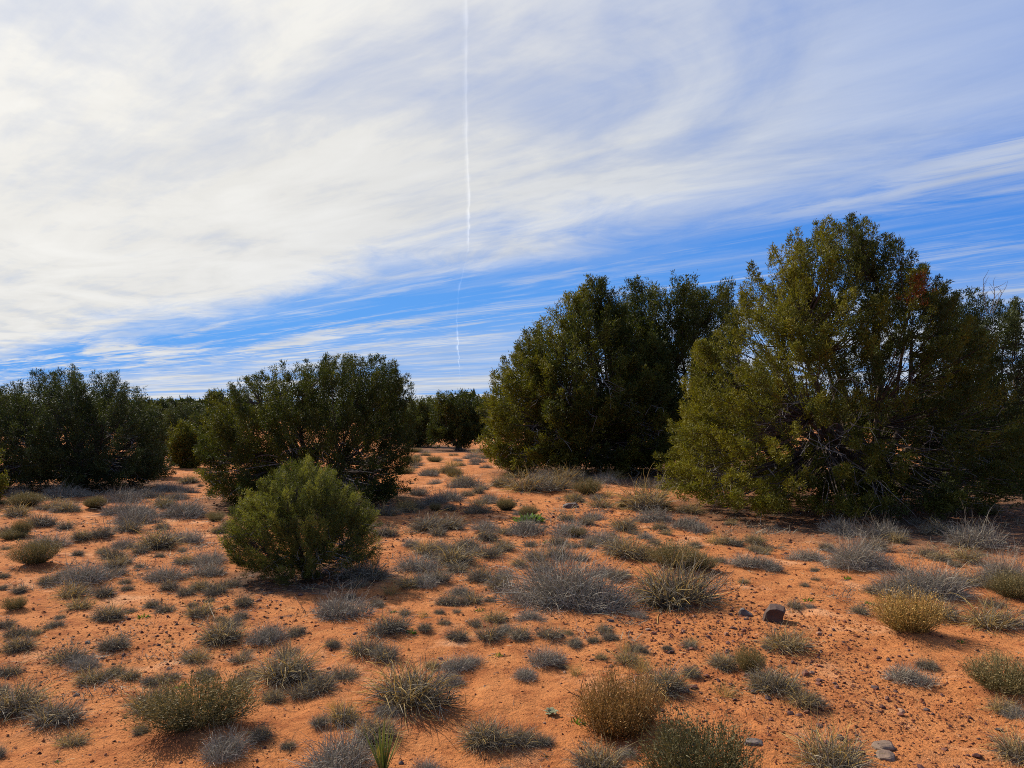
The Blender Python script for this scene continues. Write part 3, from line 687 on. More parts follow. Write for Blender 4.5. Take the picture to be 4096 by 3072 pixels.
# dark juniper cut by the right edge, behind it
t6 = make_juniper('juniper_tree', at(2215, 16.0), 16.0, outline(16.0, 2215, 1060, [
    (625, 2085, 2130), (645, 2050, 2190), (685, 2025, 2310), (760, 2010, 2360), (850, 2010, 2390), (950, 2000, 2410), (1020, 2000, 2410), (1057, 2030, 2380)]),
    12, M['juniper_cool'], plumes=700, per=46, leaves=5, ll=0.058, lw=0.019, plen=0.66, prad=0.145, up=1.2, limbs=14, trunk_r=0.15, dead=110, tint=(0.2, 0.6))
tag(t6, 'dark juniper with bare grey twigs cut off by the right edge', 'tree', 'junipers in the near scrub')
# the pair in the middle
t4 = make_juniper('juniper_tree', at(1345, 21.3), 21.3, outline(21.3, 1345, 1020, [
    (592, 1272, 1305), (620, 1235, 1320), (660, 1190, 1345), (700, 1150, 1390), (750, 1110, 1430), (800, 1075, 1455), (850, 1047, 1465),
    (900, 1038, 1468), (950, 1040, 1470), (1000, 1060, 1450), (1012, 1120, 1420)]),
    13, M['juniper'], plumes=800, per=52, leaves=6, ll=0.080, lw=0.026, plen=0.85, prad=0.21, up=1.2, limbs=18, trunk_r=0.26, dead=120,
    tint=(0.22, 0.62), sunlit_side_tint=0.25, twig_r=0.010)
tag(t4, 'broad juniper right of the far clearing with a pointed top and bare lower branches', 'tree', 'junipers in the near scrub')
t4b = make_juniper('juniper_tree', at(1485, 22.6), 22.6, outline(22.6, 1485, 1013, [
    (594, 1425, 1530), (606, 1355, 1575), (650, 1345, 1592), (700, 1340, 1602), (800, 1330, 1615), (900, 1330, 1625), (985, 1350, 1612), (1003, 1380, 1580)]),
    14, M['juniper'], plumes=620, per=50, leaves=5, ll=0.084, lw=0.027, plen=0.88, prad=0.225, limbs=15, trunk_r=0.24, dead=50,
    tint=(0.15, 0.55), twig_r=0.011, up=1.3)
tag(t4b, 'flat topped dark juniper standing between the broad juniper and the largest one', 'tree', 'junipers in the near scrub')
# centre left
t2 = make_juniper('juniper_tree', at(690, 13.9), 13.9, outline(13.9, 690, 1084, [
    (762, 720, 815), (776, 640, 845), (792, 590, 868), (812, 540, 880), (830, 500, 884), (850, 462, 882), (880, 452, 884), (920, 448, 888),
    (960, 448, 892), (1000, 448, 892), (1040, 448, 886), (1072, 470, 872)]),
    27, M['juniper'], plumes=680, per=46, leaves=7, ll=0.047, lw=0.0135, plen=0.52, prad=0.118, limbs=20, trunk_r=0.13, dead=90,
    tint=(0.10, 0.52), inner=0.36, up=0.95, lobes=0.6, sunlit_side_tint=0.12)
tag(t2, 'wide open crowned juniper directly behind the small bushy juniper', 'tree', 'junipers in the near scrub')
# left
t1 = make_juniper('juniper_tree', at(178, 16.6), 16.6, outline(16.6, 178, 1054, [
    (786, 150, 215), (798, 100, 248), (825, 45, 278), (860, -15, 305), (900, -50, 330), (950, -65, 345), (1000, -60, 350), (1040, -30, 345)]),
    16, M['juniper_cool'], lobes=0.6, plumes=560, per=52, leaves=6, ll=0.058, lw=0.0145, plen=0.68, prad=0.14, up=1.25, limbs=18, trunk_r=0.14, dead=110,
    tint=(0.15, 0.65))
tag(t1, 'dark domed juniper at the left edge of the photo', 'tree', 'junipers in the near scrub')
t1b = make_juniper('juniper_tree', at(334, 20.0), 20.0, outline(20.0, 334, 1028, [
    (864, 326, 338), (885, 316, 348), (920, 304, 356), (980, 298, 362), (1015, 304, 356)]),
    17, M['juniper_cool'], plumes=90, per=42, leaves=5, ll=0.065, lw=0.024, plen=0.5, prad=0.15, limbs=7, trunk_r=0.07, dead=10, tint=(0.4, 0.8), limb_parts=False)
tag(t1b, 'slim spire shaped juniper tucked behind the right side of the left dome', 'tree', 'junipers behind the near scrub')
t2b = make_juniper('juniper_tree', at(400, 23.0), 23.0, outline(23.0, 400, 1012, [
    (912, 382, 418), (930, 370, 440), (960, 362, 452), (990, 364, 448), (1004, 374, 438)]),
    18, M['juniper'], plumes=110, per=42, leaves=5, ll=0.07, lw=0.026, plen=0.5, prad=0.17, limbs=7, trunk_r=0.07, dead=10, tint=(0.35, 0.65), limb_parts=False)
tag(t2b, 'low yellowish juniper in the gap left of the open crowned one', 'tree', 'junipers behind the near scrub')
t7a = make_juniper('juniper_tree', at(905, 38.0), 38.0, outline(38.0, 905, 967, [
    (857, 888, 925), (875, 868, 945), (910, 858, 956), (950, 862, 952), (960, 870, 946)]),
    19, M['juniper_cool'], plumes=120, per=40, leaves=4, ll=0.11, lw=0.042, plen=0.75, prad=0.26, limbs=8, trunk_r=0.13, dead=10, tint=(0.5, 0.9), limb_parts=False)
tag(t7a, 'left of the two distant junipers closing the sandy clearing', 'tree', 'junipers behind the near scrub')
t7b = make_juniper('juniper_tree', at(990, 34.0), 34.0, outline(34.0, 990, 975, [
    (846, 955, 1015), (860, 938, 1038), (890, 930, 1052), (920, 926, 1062), (945, 928, 1060)]),
    20, M['juniper'], plumes=200, per=40, leaves=4, ll=0.10, lw=0.038, plen=0.75, prad=0.26, limbs=9, trunk_r=0.16, dead=20, tint=(0.1, 0.5), limb_parts=False)
tag(t7b, 'right of the two distant junipers closing the sandy clearing, its trunk showing below', 'tree', 'junipers behind the near scrub')
t0 = make_juniper('juniper_tree', at(-62, 13.5), 13.5, outline(13.5, -62, 1089, [
    (945, -90, -30), (975, -110, -4), (1020, -120, 10), (1060, -115, 12), (1080, -100, 4)]),
    21, M['juniper'], plumes=110, per=46, leaves=5, ll=0.046, lw=0.017, plen=0.4, prad=0.13, limbs=7, trunk_r=0.06, dead=30, tint=(0.5, 0.9), limb_parts=False)
tag(t0, 'sliver of a yellowish juniper bush at the left edge in front of the dark dome', 'tree', 'junipers in the near scrub')
# small bushy juniper in front
t3 = make_juniper('juniper_bush', at(664, 7.45), 7.45, outline(7.2, 655, 1244, [
    (972, 640, 665), (992, 606, 690), (1015, 566, 718), (1045, 535, 752), (1080, 510, 786), (1120, 496, 806), (1160, 492, 816),
    (1200, 500, 816), (1230, 530, 790), (1242, 570, 760)]),
    22, M['juniper_young'], plumes=400, per=52, leaves=7, ll=0.027, lw=0.0050, plen=0.30, prad=0.036, up=1.25, limbs=16, trunk_r=0.045, dead=90,
    tint=(0.25, 0.92), inner=0.28, twig_r=0.0025, lobes=1.5, thin_low=0.75)
tag(t3, 'small rounded bright green juniper bush in front of the open crowned tree', 'bush')


for cx_, ds_, hh_, lab in ((392, 42.0, 868, 'tall dark juniper far behind the low yellowish one'), (455, 33.0, 884, 'dark juniper half hidden behind the left side of the open crowned one')):
    by_ = 900 + 1600 * EYE / ds_
    tt_ = make_juniper('juniper_tree', at(cx_, ds_), ds_, outline(ds_, cx_, by_, [(hh_, cx_ - 16, cx_ + 14), (hh_ + 20, cx_ - 38, cx_ + 40), (hh_ + 55, cx_ - 50, cx_ + 48), (by_ - 8, cx_ - 42, cx_ + 44)]),
                       int(cx_), M['juniper_cool'], plumes=130, per=36, leaves=4, ll=0.11, lw=0.036, plen=0.75, prad=0.24, limbs=7, trunk_r=0.13, dead=8, tint=(0.2, 0.6), limb_parts=False)
    tag(tt_, lab, 'tree', 'junipers behind the near scrub')


# far junipers: three crowns shared by many trees
def far_crown(seed):
    g = np.random.default_rng(seed)
    rows = [(0.15, -1.2, 1.2), (0.6, -1.75, 1.7), (1.4, -1.7, 1.75), (2.2, -1.2, 1.3), (2.8, -0.6, 0.7), (3.1, -0.2, 0.3)]
    env = Envelope(rows, 0.95, seed)
    n_ = 110
    zs = 0.2 + 2.85 * g.random(n_) ** 1.1
    th = g.random(n_) * 6.283
    tip = env.at(zs, th, 0.8 + 0.2 * g.random(n_))
    d = unit(unit(tip * np.array([1, 1, 0]) + 1e-6) * 0.6 + np.array([0, 0, 0.9]) + g.normal(0, 0.25, (n_, 3)))
    L = 0.7 + 0.4 * g.random(n_)
    V, Fc, T, _ = leaf_cloud(tip - d * L[:, None], d, L, 0.24 + 0.14 * g.random(n_), 22, 3, 0.17, 0.075, 0.15 + 0.6 * g.random(n_), g)
    return mesh_np('far_crown', V, Fc, M['juniper_cool'], T)


far_meshes = [far_crown(31), far_crown(32), far_crown(33)]
tv, tq = tubes(np.array([[[0, 0, -0.3], [0.05, 0, 0.5], [0, 0.05, 1.2], [0.1, 0, 2.0]]]), np.array([[0.22, 0.17, 0.12, 0.04]]), 6)
far_trunk = mesh_np('far_trunk', tv, tq, M['bark'])
g = np.random.default_rng(5)
far = 0
wedges = [(300, 470), (860, 1070), (1330, 1500), (1950, 2230), (-20, 60)]
for k_ in range(400):
    if far >= 64:
        break
    w_ = wedges[int(g.choice(5, p=[0.34, 0.28, 0.14, 0.14, 0.10]))]
    dist = 46 + 110 * g.random() ** 0.8
    x = at(w_[0] + (w_[1] - w_[0]) * g.random(), dist)
    root = bpy.data.objects.new('juniper_tree', None)
    col.objects.link(root)
    s_ = 0.75 + 0.5 * g.random()
    root.location = (x, dist, float(terrain(np.array([x]), np.array([dist]))[0]))
    root.rotation_euler = (0, 0, g.random() * 6.28)
    root.scale = (s_ * (0.9 + 0.4 * g.random()), s_, s_ * (0.8 + 0.3 * g.random()))
    obj('crown', far_meshes[far % 3], root)
    obj('trunk', far_trunk, root)
    tag(root, 'dark juniper of the far tree line seen between the near trees', 'tree', 'far tree line')
    far += 1
# the wood on the rise beyond reads as one dark mass
vs, fs, ts, off = [], [], [], 0
base_me = far_meshes[0]
bv = np.empty(len(base_me.vertices) * 3, np.float32)
base_me.vertices.foreach_get('co', bv)
bv = bv.reshape(-1, 3, 3)[::11].reshape(-1, 3)
for k_ in range(170):
    dist = 62 + 150 * (k_ / 170) ** 0.9
    x = (g.random() * 2 - 1) * 0.85 * dist
    a_ = g.random() * 6.28
    s_ = 0.75 + 0.5 * g.random() + 0.004 * (dist - 62)
    ca, sa = math.cos(a_) * s_ * 1.5, math.sin(a_) * s_ * 1.5
    q = np.stack([bv[:, 0] * ca - bv[:, 1] * sa + x, bv[:, 0] * sa + bv[:, 1] * ca + dist,
                  bv[:, 2] * s_ + float(terrain(np.array([x]), np.array([dist]))[0])], -1)
    c_ = q.reshape(-1, 3, 3)
    c_ = c_.mean(1, keepdims=True) + (c_ - c_.mean(1, keepdims=True)) * 2.6
    vs.append(c_.reshape(-1, 3))
vs = np.concatenate(vs)
o = obj('far_woodland', mesh_np('far_woodland', vs, np.arange(len(vs)).reshape(-1, 3), M['juniper_cool'], 0.3 + 0.3 * np.random.default_rng(1).random(len(vs))))
tag(o, 'dark juniper wood on the low rise at the horizon', 'woodland', kind='stuff')

# ---------------------------------------------------------------- grass tussocks, mats and shrubs
def blades(g, n, rad, hgt, curl, wid, k=8, flat=1.0, tall=0.0, roots=0.6, loose=0.35):
    """n thin blades of a clump, each bending along its own arc so that they tangle and curl over"""
    ph = g.random(n) * 2 * math.pi
    rr = np.sqrt(g.random(n)) * rad * roots
    out = np.stack([np.cos(ph), np.sin(ph), np.zeros(n)], -1)
    root = out * rr[:, None]
    root[:, 2] = -0.01
    tilt = (0.1 + 0.9 * rr / (rad * roots)) * flat * (0.3 + 0.8 * g.random(n))
    D = unit(out * tilt[:, None] + np.array([0, 0, 1.0]) + g.normal(0, loose, (n, 3)))
    ln = hgt * (0.65 + 0.5 * g.random(n)) * (1.05 + 0.45 * curl)
    ln = np.where(g.random(n) < tall, ln * 1.45, ln)
    bend = unit(out * 0.35 + g.normal(0, 1, (n, 3)) * np.array([1, 1, 0.35]) + np.array([0, 0, -0.45]))
    amt = curl * (0.25 + 1.5 * g.random(n) ** 1.5) * 2.4 / k
    P = np.empty((n, k, 3))
    P[:, 0] = root
    side = unit(np.cross(D, g.normal(0, 1, (n, 3))))
    for s_ in range(1, k):
        f = (s_ / k) ** 0.8
        D = unit(D + bend * (amt * (0.35 + 1.2 * f))[:, None] + g.normal(0, 0.07, (n, 3)) + np.array([0, 0, -0.05 * curl * f]))
        P[:, s_] = P[:, s_ - 1] + D * (ln / (k - 1))[:, None]
    P[..., 2] = np.maximum(P[..., 2], -0.006)
    W = wid * (0.7 + 0.6 * g.random(n))[:, None] * (1 - 0.65 * np.linspace(0, 1, k) ** 2)[None]
    return P, W, side


def clump_mesh(name, sets, mats):
    vs, qs, ts, fm, off = [], [], [], [], 0
    for mi, (P, W, side, tint) in enumerate(sets):
        V, q = strips(P, W, side)
        vs.append(V)
        qs.append(q + off)
        ts.append(np.repeat(tint, P.shape[1] * 2))
        fm.append(np.full(len(q), mi))
        off += len(V)
    return mesh_np(name, np.concatenate(vs), np.concatenate(qs), mats, np.concatenate(ts), np.concatenate(fm))


def tussock(seed, straw=0.12, n=520):
    """nominal size: 0.30 m wide, 0.15 m high"""
    g = np.random.default_rng(seed)
    lo = []
    cs = [(0, 0, 1.0)] + [(g.normal(0, 0.07), g.normal(0, 0.055), 0.35 + 0.5 * g.random()) for _ in range(int(g.integers(1, 5)))]
    for cx, cy, f in cs:
        P, W, sd = blades(g, int(n * f * 0.6), 0.15 * f, 0.115 * f ** 0.5, 1.15, 0.0014, 8, 1.0, 0.03, 0.65, 0.5)
        P[..., 0] += cx
        P[..., 1] += cy
        lo.append((P, W, sd))
    P = np.concatenate([a[0] for a in lo])
    W = np.concatenate([a[1] for a in lo])
    sd = np.concatenate([a[2] for a in lo])
    t_ = np.clip(g.normal(0.40, 0.22, len(P)), 0, 0.9)
    ns = int(n * straw)
    P2, W2, s2 = blades(g, max(ns, 4), 0.14, 0.125, 1.3, 0.0019, 10, 1.0, 0.10, 0.7, 0.5)
    t2_ = np.clip(g.normal(0.6, 0.25, len(P2)), 0, 1)
    return (clump_mesh('blades', [(P, W, sd, t_)], [M['grey']]), clump_mesh('straw_blades', [(P2, W2, s2, t2_)], [M['straw']]))


def mat_bush(seed, n=1500, cent=6, reach=0.17):
    """pale wiry spreading sub-shrub, nominal 0.5 m wide, 0.17 m high"""
    g = np.random.default_rng(seed)
    lo = []
    for i_ in range(cent):
        f = 0.7 + 0.5 * g.random()
        a_ = g.random() * 6.28
        r_ = reach * math.sqrt(g.random()) if i_ else 0
        hh = f * (1.3 - 0.8 * (r_ / reach) ** 2) * (1 + 0.8 * max(reach - 0.17, 0) / 0.13)
        P, W, sd = blades(g, int(n / cent), 0.15 * f, 0.10 * hh, 0.95, 0.0014, 7, 0.8, 0.04, 0.95, 0.8)
        P[..., 0] += math.cos(a_) * r_
        P[..., 1] += math.sin(a_) * r_ * 0.8
        lo.append((P, W, sd))
    P = np.concatenate([a[0] for a in lo])
    W = np.concatenate([a[1] for a in lo])
    sd = np.concatenate([a[2] for a in lo])
    return clump_mesh('twigs', [(P, W, sd, np.clip(g.normal(0.42, 0.22, len(P)), 0, 1))], [M['wiry']]), None


def straw_tuft(seed, n=130):
    g = np.random.default_rng(seed)
    P, W, sd = blades(g, n, 0.08, 0.13, 0.8, 0.0015, 8, 0.9, 0.15)
    return clump_mesh('blades', [(P, W, sd, np.clip(g.normal(0.6, 0.25, n), 0, 1))], [M['straw']]), None


def shrub(seed, mat, n=620, leafy=14, base_t=0.15, top_t=0.85, grey=0.15):
    """upright fan of thin stems with small leaves and seed heads, nominal 0.40 m wide, 0.30 m high"""
    g = np.random.default_rng(seed)
    ph = g.random(n) * 2 * math.pi
    rr = np.sqrt(g.random(n))
    out = np.stack([np.cos(ph), np.sin(ph), np.zeros(n)], -1)
    root = out * (rr * 0.07)[:, None]
    root[:, 2] = -0.01
    tip = out * (rr * 0.165 + 0.015)[:, None]
    tip[:, 2] = 0.27 * np.sqrt(np.maximum(1 - 0.62 * rr ** 2, 0.1)) * (0.55 + 0.5 * g.random(n))
    tip[:, 2] *= 1 + 0.45 * vnoise(np.cos(ph) * 1.6 + seed, np.sin(ph) * 1.6 + rr * 2, seed)
    tip[:, :2] *= (1 + 0.5 * vnoise(np.cos(ph) * 1.3 + 7, np.sin(ph) * 1.3 + seed, seed + 3))[:, None]
    tip += g.normal(0, 0.018, (n, 3))
    ctl = root * 0.4 + tip * 0.6
    ctl[:, 2] *= 0.62
    ctl[:, :2] *= 1.15
    P = bez(root, ctl, tip, 6)
    P[:, 1:] += np.cumsum(g.normal(0, 0.0065, (n, 5, 3)), 1)
    W = np.full((n, 6), 0.0009) * (1.2 - 0.6 * np.linspace(0, 1, 6))[None]
    sd = unit(np.cross(tip - root, g.normal(0, 1, (n, 3))))
    V, q = strips(P, W, sd)
    st = np.clip(base_t + 0.2 + g.normal(0, 0.12, n), 0, 1)
    ts = [np.repeat(st, 12)]
    # small leaves and seed heads on the stems
    k = n * leafy
    i_ = np.repeat(np.arange(n), leafy)
    s_ = 0.18 + 0.82 * g.random(k) ** 0.7
    p = (1 - s_)[:, None] ** 2 * root[i_] + (2 * s_ * (1 - s_))[:, None] * ctl[i_] + (s_ ** 2)[:, None] * tip[i_] + g.normal(0, 0.009, (k, 3))
    ld = unit(unit(tip[i_] - root[i_]) + g.normal(0, 0.55, (k, 3)))
    ls = unit(np.cross(ld, g.normal(0, 1, (k, 3))))
    l_ = 0.012 * (0.5 + g.random(k))
    w_ = 0.0020 * (0.6 + 0.8 * g.random(k))
    TV = np.stack([p - ls * w_[:, None], p + ls * w_[:, None], p + ld * l_[:, None]], 1).reshape(-1, 3)
    lt_ = np.clip(base_t + (top_t - base_t) * s_ + g.normal(0, 0.13, k), 0, 1)
    fol = mesh_np('foliage', TV, np.arange(3 * k).reshape(-1, 3), mat, np.repeat(lt_, 3))
    return mesh_np('stems', V, q, mat, np.concatenate(ts)), fol


def weed(seed, n=26):
    """low leafy green weed, nominal 0.10 m wide, 0.05 m high"""
    g = np.random.default_rng(seed)
    P, W, sd = blades(g, n, 0.05, 0.045, 0.5, 0.0045, 5, 1.5, 0.0, 0.5)
    W = W * np.array([0.5, 1, 1.2, 0.9, 0.3])[None] / (1 - 0.7 * np.linspace(0, 1, 5) ** 2)[None]
    return clump_mesh('leaves', [(P, W, sd, np.clip(g.normal(0.5, 0.25, n), 0, 1))], [M['green']]), None


def rosette(seed):
    g = np.random.default_rng(seed)
    n = 13
    a_ = np.arange(n) * 2.4
    out = np.stack([np.cos(a_), np.sin(a_), np.zeros(n)], -1)
    s = np.linspace(0, 1, 6)
    ln = 0.03 + 0.022 * g.random(n)
    P = out[:, None] * (ln[:, None, None] * s[None, :, None])
    P[..., 2] = 0.008 + 0.020 * np.sin(s * 2.2)[None] * (0.5 + g.random(n))[:, None]
    W = 0.009 * np.array([0.3, 0.55, 0.9, 1.0, 0.75, 0.12])[None] * np.ones((n, 1))
    sd = np.stack([-out[:, 1], out[:, 0], np.zeros(n)], -1)
    return clump_mesh('leaves', [(P, W, sd, g.random(n))], [M['pale_green']]), None


def yucca_mesh():
    """stiff narrow leaves with a folded keel, rising from one crown"""
    g = np.random.default_rng(3)
    n = 34
    ph = g.random(n) * 6.28
    t_ = 0.05 + 0.55 * g.random(n) ** 1.4
    d = unit(np.stack([np.cos(ph) * t_, np.sin(ph) * t_, np.ones(n)], -1))
    ln = 0.20 + 0.10 * g.random(n)
    s = np.linspace(0, 1, 5)
    P = d[:, None] * (ln[:, None, None] * s[None, :, None])
    sd = unit(np.cross(d, np.stack([np.cos(ph), np.sin(ph), np.zeros(n)], -1) + g.normal(0, 0.2, (n, 3))))
    nr = np.cross(sd, d)
    W = 0.0055 * np.array([0.9, 1.0, 0.85, 0.6, 0.04])
    Lf = P - sd[:, None] * W[None, :, None] + nr[:, None] * (W * 0.5)[None, :, None]
    Rt = P + sd[:, None] * W[None, :, None] + nr[:, None] * (W * 0.5)[None, :, None]
    V = np.stack([Lf, P, Rt], 2).reshape(-1, 3)
    i_ = np.arange(n)[:, None] * 15
    j_ = np.arange(4)[None] * 3
    q = np.concatenate([np.stack([i_ + j_ + o_, i_ + j_ + o_ + 1, i_ + j_ + o_ + 4, i_ + j_ + o_ + 3], -1).reshape(-1, 4) for o_ in (0, 1)])
    edge = np.clip(g.normal(0.45, 0.2, n), 0, 1)
    T = np.repeat(edge, 15).reshape(n, 5, 3)
    T[:, :, 0] += 0.25
    T[:, 3:, :] += 0.2
    return mesh_np('leaves', V, q, M['yucca'], np.clip(T, 0, 1).ravel()), None


LIB = {
    'g': [tussock(100 + i, 0.10, 600) for i in range(9)],
    's': [tussock(120 + i, 0.50, 480) for i in range(6)],
    'm': [mat_bush(140 + i) for i in range(4)],
    'M': [mat_bush(150 + i, 4200, 20, 0.30) for i in range(3)],
    'y': [straw_tuft(160 + i) for i in range(3)],
    'o': [shrub(170 + i, M['olive']) for i in range(3)],
    'd': [shrub(180, M['olive'], 700, 12, 0.05, 0.5)],
    'b': [shrub(182, M['brown'], 900, 12, 0.1, 0.9)],
    'a': [shrub(181, M['golden'], 620, 11, 0.05, 0.95)],
    'G': [weed(190 + i) for i in range(3)],
    'P': [weed(195, 160)],
    'R': [rosette(200)],
    'Y': [yucca_mesh()],
}
SIZE = {}
for k_, lst in LIB.items():
    SIZE[k_] = []
    for a_, b_ in lst:
        c_ = np.empty(len(a_.vertices) * 3, np.float32)
        a_.vertices.foreach_get('co', c_)
        c_ = c_.reshape(-1, 3)
        lo, hi = np.percentile(c_, 3, axis=0), np.percentile(c_, 97, axis=0)
        SIZE[k_].append(((hi[0] - lo[0] + hi[1] - lo[1]) / 2, hi[2]))
NAME = {'b': 'shrub', 'g': 'grass_tussock', 's': 'grass_tussock', 'm': 'dry_bush', 'M': 'dry_bush', 'y': 'straw_tuft', 'o': 'shrub', 'd': 'shrub',
        'a': 'shrub', 'G': 'green_weed', 'P': 'green_weed', 'R': 'leaf_rosette', 'Y': 'yucca'}
PHRASE = {'g': 'grey grass tussock', 's': 'straw tipped grey tussock', 'm': 'pale grey dry bush', 'y': 'yellow straw tuft',
          'o': 'olive brown shrub', 'G': 'green weed'}
CAT = {'b': 'shrub', 'g': 'tussock', 's': 'tussock', 'm': 'bush', 'M': 'bush', 'y': 'grass', 'o': 'shrub', 'd': 'shrub', 'a': 'shrub', 'G': 'weed',
       'P': 'weed', 'R': 'weed', 'Y': 'yucca'}
GROUP = {'b': 'olive and golden shrubs', 'g': 'grey grass tussocks', 's': 'straw tipped tussocks', 'm': 'pale dry bushes', 'M': 'pale dry bushes', 'y': 'straw tufts',
         'o': 'olive and golden shrubs', 'd': 'olive and golden shrubs', 'a': 'olive and golden shrubs', 'G': 'green weeds', 'P': 'green weeds'}
PART = {'b': ('stems', 'foliage'), 'g': ('blades', 'straw_blades'), 's': ('blades', 'straw_blades'), 'o': ('stems', 'foliage'), 'd': ('stems', 'foliage'), 'a': ('stems', 'foliage')}
SPECIAL = {
    'leftshrub': ('upright golden green shrub left of the small juniper, near the left edge', 'the golden green left shrub'),
    'oliveshrub': ('long low olive green shrub in the left foreground', 'the long olive shrub'),
    'palebush': ('pale grey bush on bare sand just below the small juniper', 'the pale bush below the juniper'),
    'bigtussock': ('biggest grey tussock with curling straw blades, left of centre in the foreground', 'the biggest curly tussock'),
    'yucca': ('yucca with stiff upright green spikes at the bottom edge', 'the yucca'),
    'greenpatch': ('wide flat bright green weed patch in the middle distance', 'the bright green patch'),
    'widebush': ('widest silvery grey bush on the sand, in the centre', 'the widest silvery bush'),
    'strawmound': ('broad straw coloured mound right of the widest silvery bush', 'the straw coloured mound'),
    'brownshrub': ('bushy brown shrub with fine stems in the centre foreground', 'the bushy brown shrub'),
    'darkshrub': ('dark green shrub cut by the bottom edge below the brown one', 'the dark green bottom shrub'),
    'rosette': ('pale green leaf rosette lying flat on sand left of the brown shrub', 'the pale leaf rosette'),
    'oblongbush': ('oblong silvery bush on the right, in front of the largest juniper', 'the oblong silvery bush'),
    'edgebush': ('tall pale grey bush at the right edge', 'the pale bush at the right edge'),
    'spreadmat': ('spreading dark grey mat bush behind the golden shrub', 'the grey mat behind the golden shrub'),
    'goldshrub': ('upright golden yellow shrub on stony sand at the right', 'the golden shrub'),
    'domebush': ('lone dome shaped pale bush among the stones at the right', 'the lone pale dome'),
    'curltussock': ('big tussock of long curling straw blades at the bottom right', 'the big curly tussock at bottom right'),
}
g = np.random.default_rng(55)
# scattered plants further off, between the measured ones
occ = np.array([(p[0], p[1], p[2]) for p in plants])
extra = []


def free(x, y, f=0.6, m_=0.05):
    return np.min(np.hypot(occ[:, 0] - x, occ[:, 1] - y) - occ[:, 2] * f) > m_


while len(extra) < 45:                                   # small tufts between the near clumps
    d_ = 4.3 + 6.5 * g.random()
    x_ = (g.random() * 2 - 1) * 0.70 * d_
    if (x_ > 0.9 and d_ < 6.3) or not free(x_, d_, 0.55, 0.04):
        continue
    k_ = str(g.choice(['g', 's', 'y'], p=[0.62, 0.28, 0.10]))
    w_ = 0.07 + 0.11 * g.random()
    extra.append([x_, d_, w_, w_ * 0.5, k_, ''])
while len(extra) < 150:                                  # dry growth further off
    d_ = 9.5 + 26 * g.random() ** 1.15
    x_ = (g.random() * 2 - 1) * 0.75 * d_ if g.random() < 0.6 else at(870 + 620 * g.random(), d_)
    if not free(x_, d_):
        continue
    k_ = str(g.choice(['m', 's', 'y', 'g', 'o'], p=[0.20, 0.36, 0.20, 0.15, 0.09]))
    w_ = 0.15 + 0.32 * g.random()
    extra.append([x_, d_, w_, w_ * (0.35 + 0.25 * g.random()), k_, ''])
while len(extra) < 200:                                  # bushes and straw of the far clearing
    d_ = 13.5 + 20 * g.random()
    x_ = at(870 + 600 * g.random(), d_)
    if not free(x_, d_, 0.4, 0.02):
        continue
    w_ = 0.25 + 0.4 * g.random()
    extra.append([x_, d_, w_, w_ * 0.4, str(g.choice(['m', 'y', 'o'], p=[0.5, 0.28, 0.22])), ''])
plants_all = plants + extra

for i_, p in enumerate(plants_all):
    x, y, w_, h_, k_, nm = p
    vi = int(g.integers(len(LIB[k_])))
    a_, b_ = LIB[k_][vi]
    sw, sh = SIZE[k_][vi]
    z = ground_z(x, y)
    o = obj(NAME[k_], a_, None, (x, y, z - 0.004))
    fac = 1.08 if k_ in 'gs' else 1.0
    fx = fac * w_ / sw
    fy = fac * min(w_, 0.75 * w_ + 0.08) / sw
    if nm == 'oliveshrub':
        o.rotation_euler = (0, 0, 0.35)
        fy = 0.62 * fx
    elif k_ in 'MPY':
        o.rotation_euler = (0, 0, g.normal(0, 0.25))
        fy = 0.8 * fx
    elif w_ > 0.3:
        o.rotation_euler = (0, 0, g.choice([0, math.pi]) + g.normal(0, 0.3))
    else:
        o.rotation_euler = (0, 0, g.random() * 6.28)
        fy = fx = (fx + fy) / 2
    fz = max(h_, 0.4 * w_ if k_ in 'gs' else 0.3 * w_) / sh * 1.0
    fz = min(fz, (1.5 if k_ in 'mM' else 1.2) * fx)
    if k_ in 'PR':
        fz = 0.8 * fx
    if k_ == 'Y':
        fx = fy = fz = 0.82
    o.scale = (fx, fy, fz)
    p.append(o)
    if b_ is not None:
        obj(PART[k_][1], b_, o)

# ---------------------------------------------------------------- labels that single out each plant
def screen(x, y):
    return np.array([1106 + 1600 * x / y, 900 + 1600 * EYE / y])


marks = [(SPECIAL[p[5]][1], screen(p[0], p[1])) for p in plants if p[5]]
marks += [('the small juniper', screen(at(655, 7.2), 7.2)), ('the dark boulder', np.array([1663, 1345])), ('the grey slabs', np.array([1890, 1610])),
          ('the open crowned juniper', np.array([700, 1085])), ('the largest juniper', np.array([1870, 1115])),
          ('the left domed juniper', np.array([190, 1058])), ('the broad middle juniper', np.array([1340, 1022]))]
ORD = ['', 'second ', 'third ', 'fourth ', 'fifth ', 'sixth ', 'seventh ', 'eighth ', 'ninth ', 'tenth ', 'eleventh ', 'twelfth ', 'thirteenth ',
       'fourteenth ', 'fifteenth ', 'sixteenth ', 'seventeenth ', 'eighteenth ']
DIRS = ['left of', 'right of', 'beyond', 'in front of']
scr = [screen(p[0], p[1]) for p in plants_all]
key = []
for p in plants_all:
    if p[5]:
        key.append(None)
        continue
    sz = 'small' if p[2] < 0.17 else ('large' if p[2] > 0.34 else 'mid-sized')
    if p[4] == 'G':
        sz = 'tiny bright'
    key.append(sz + ' ' + PHRASE[p[4]])
def way(dv):
    if abs(dv[0]) > 1.3 * abs(dv[1]):
        return 0 if dv[0] < 0 else 1
    return 2 if dv[1] < 0 else 3


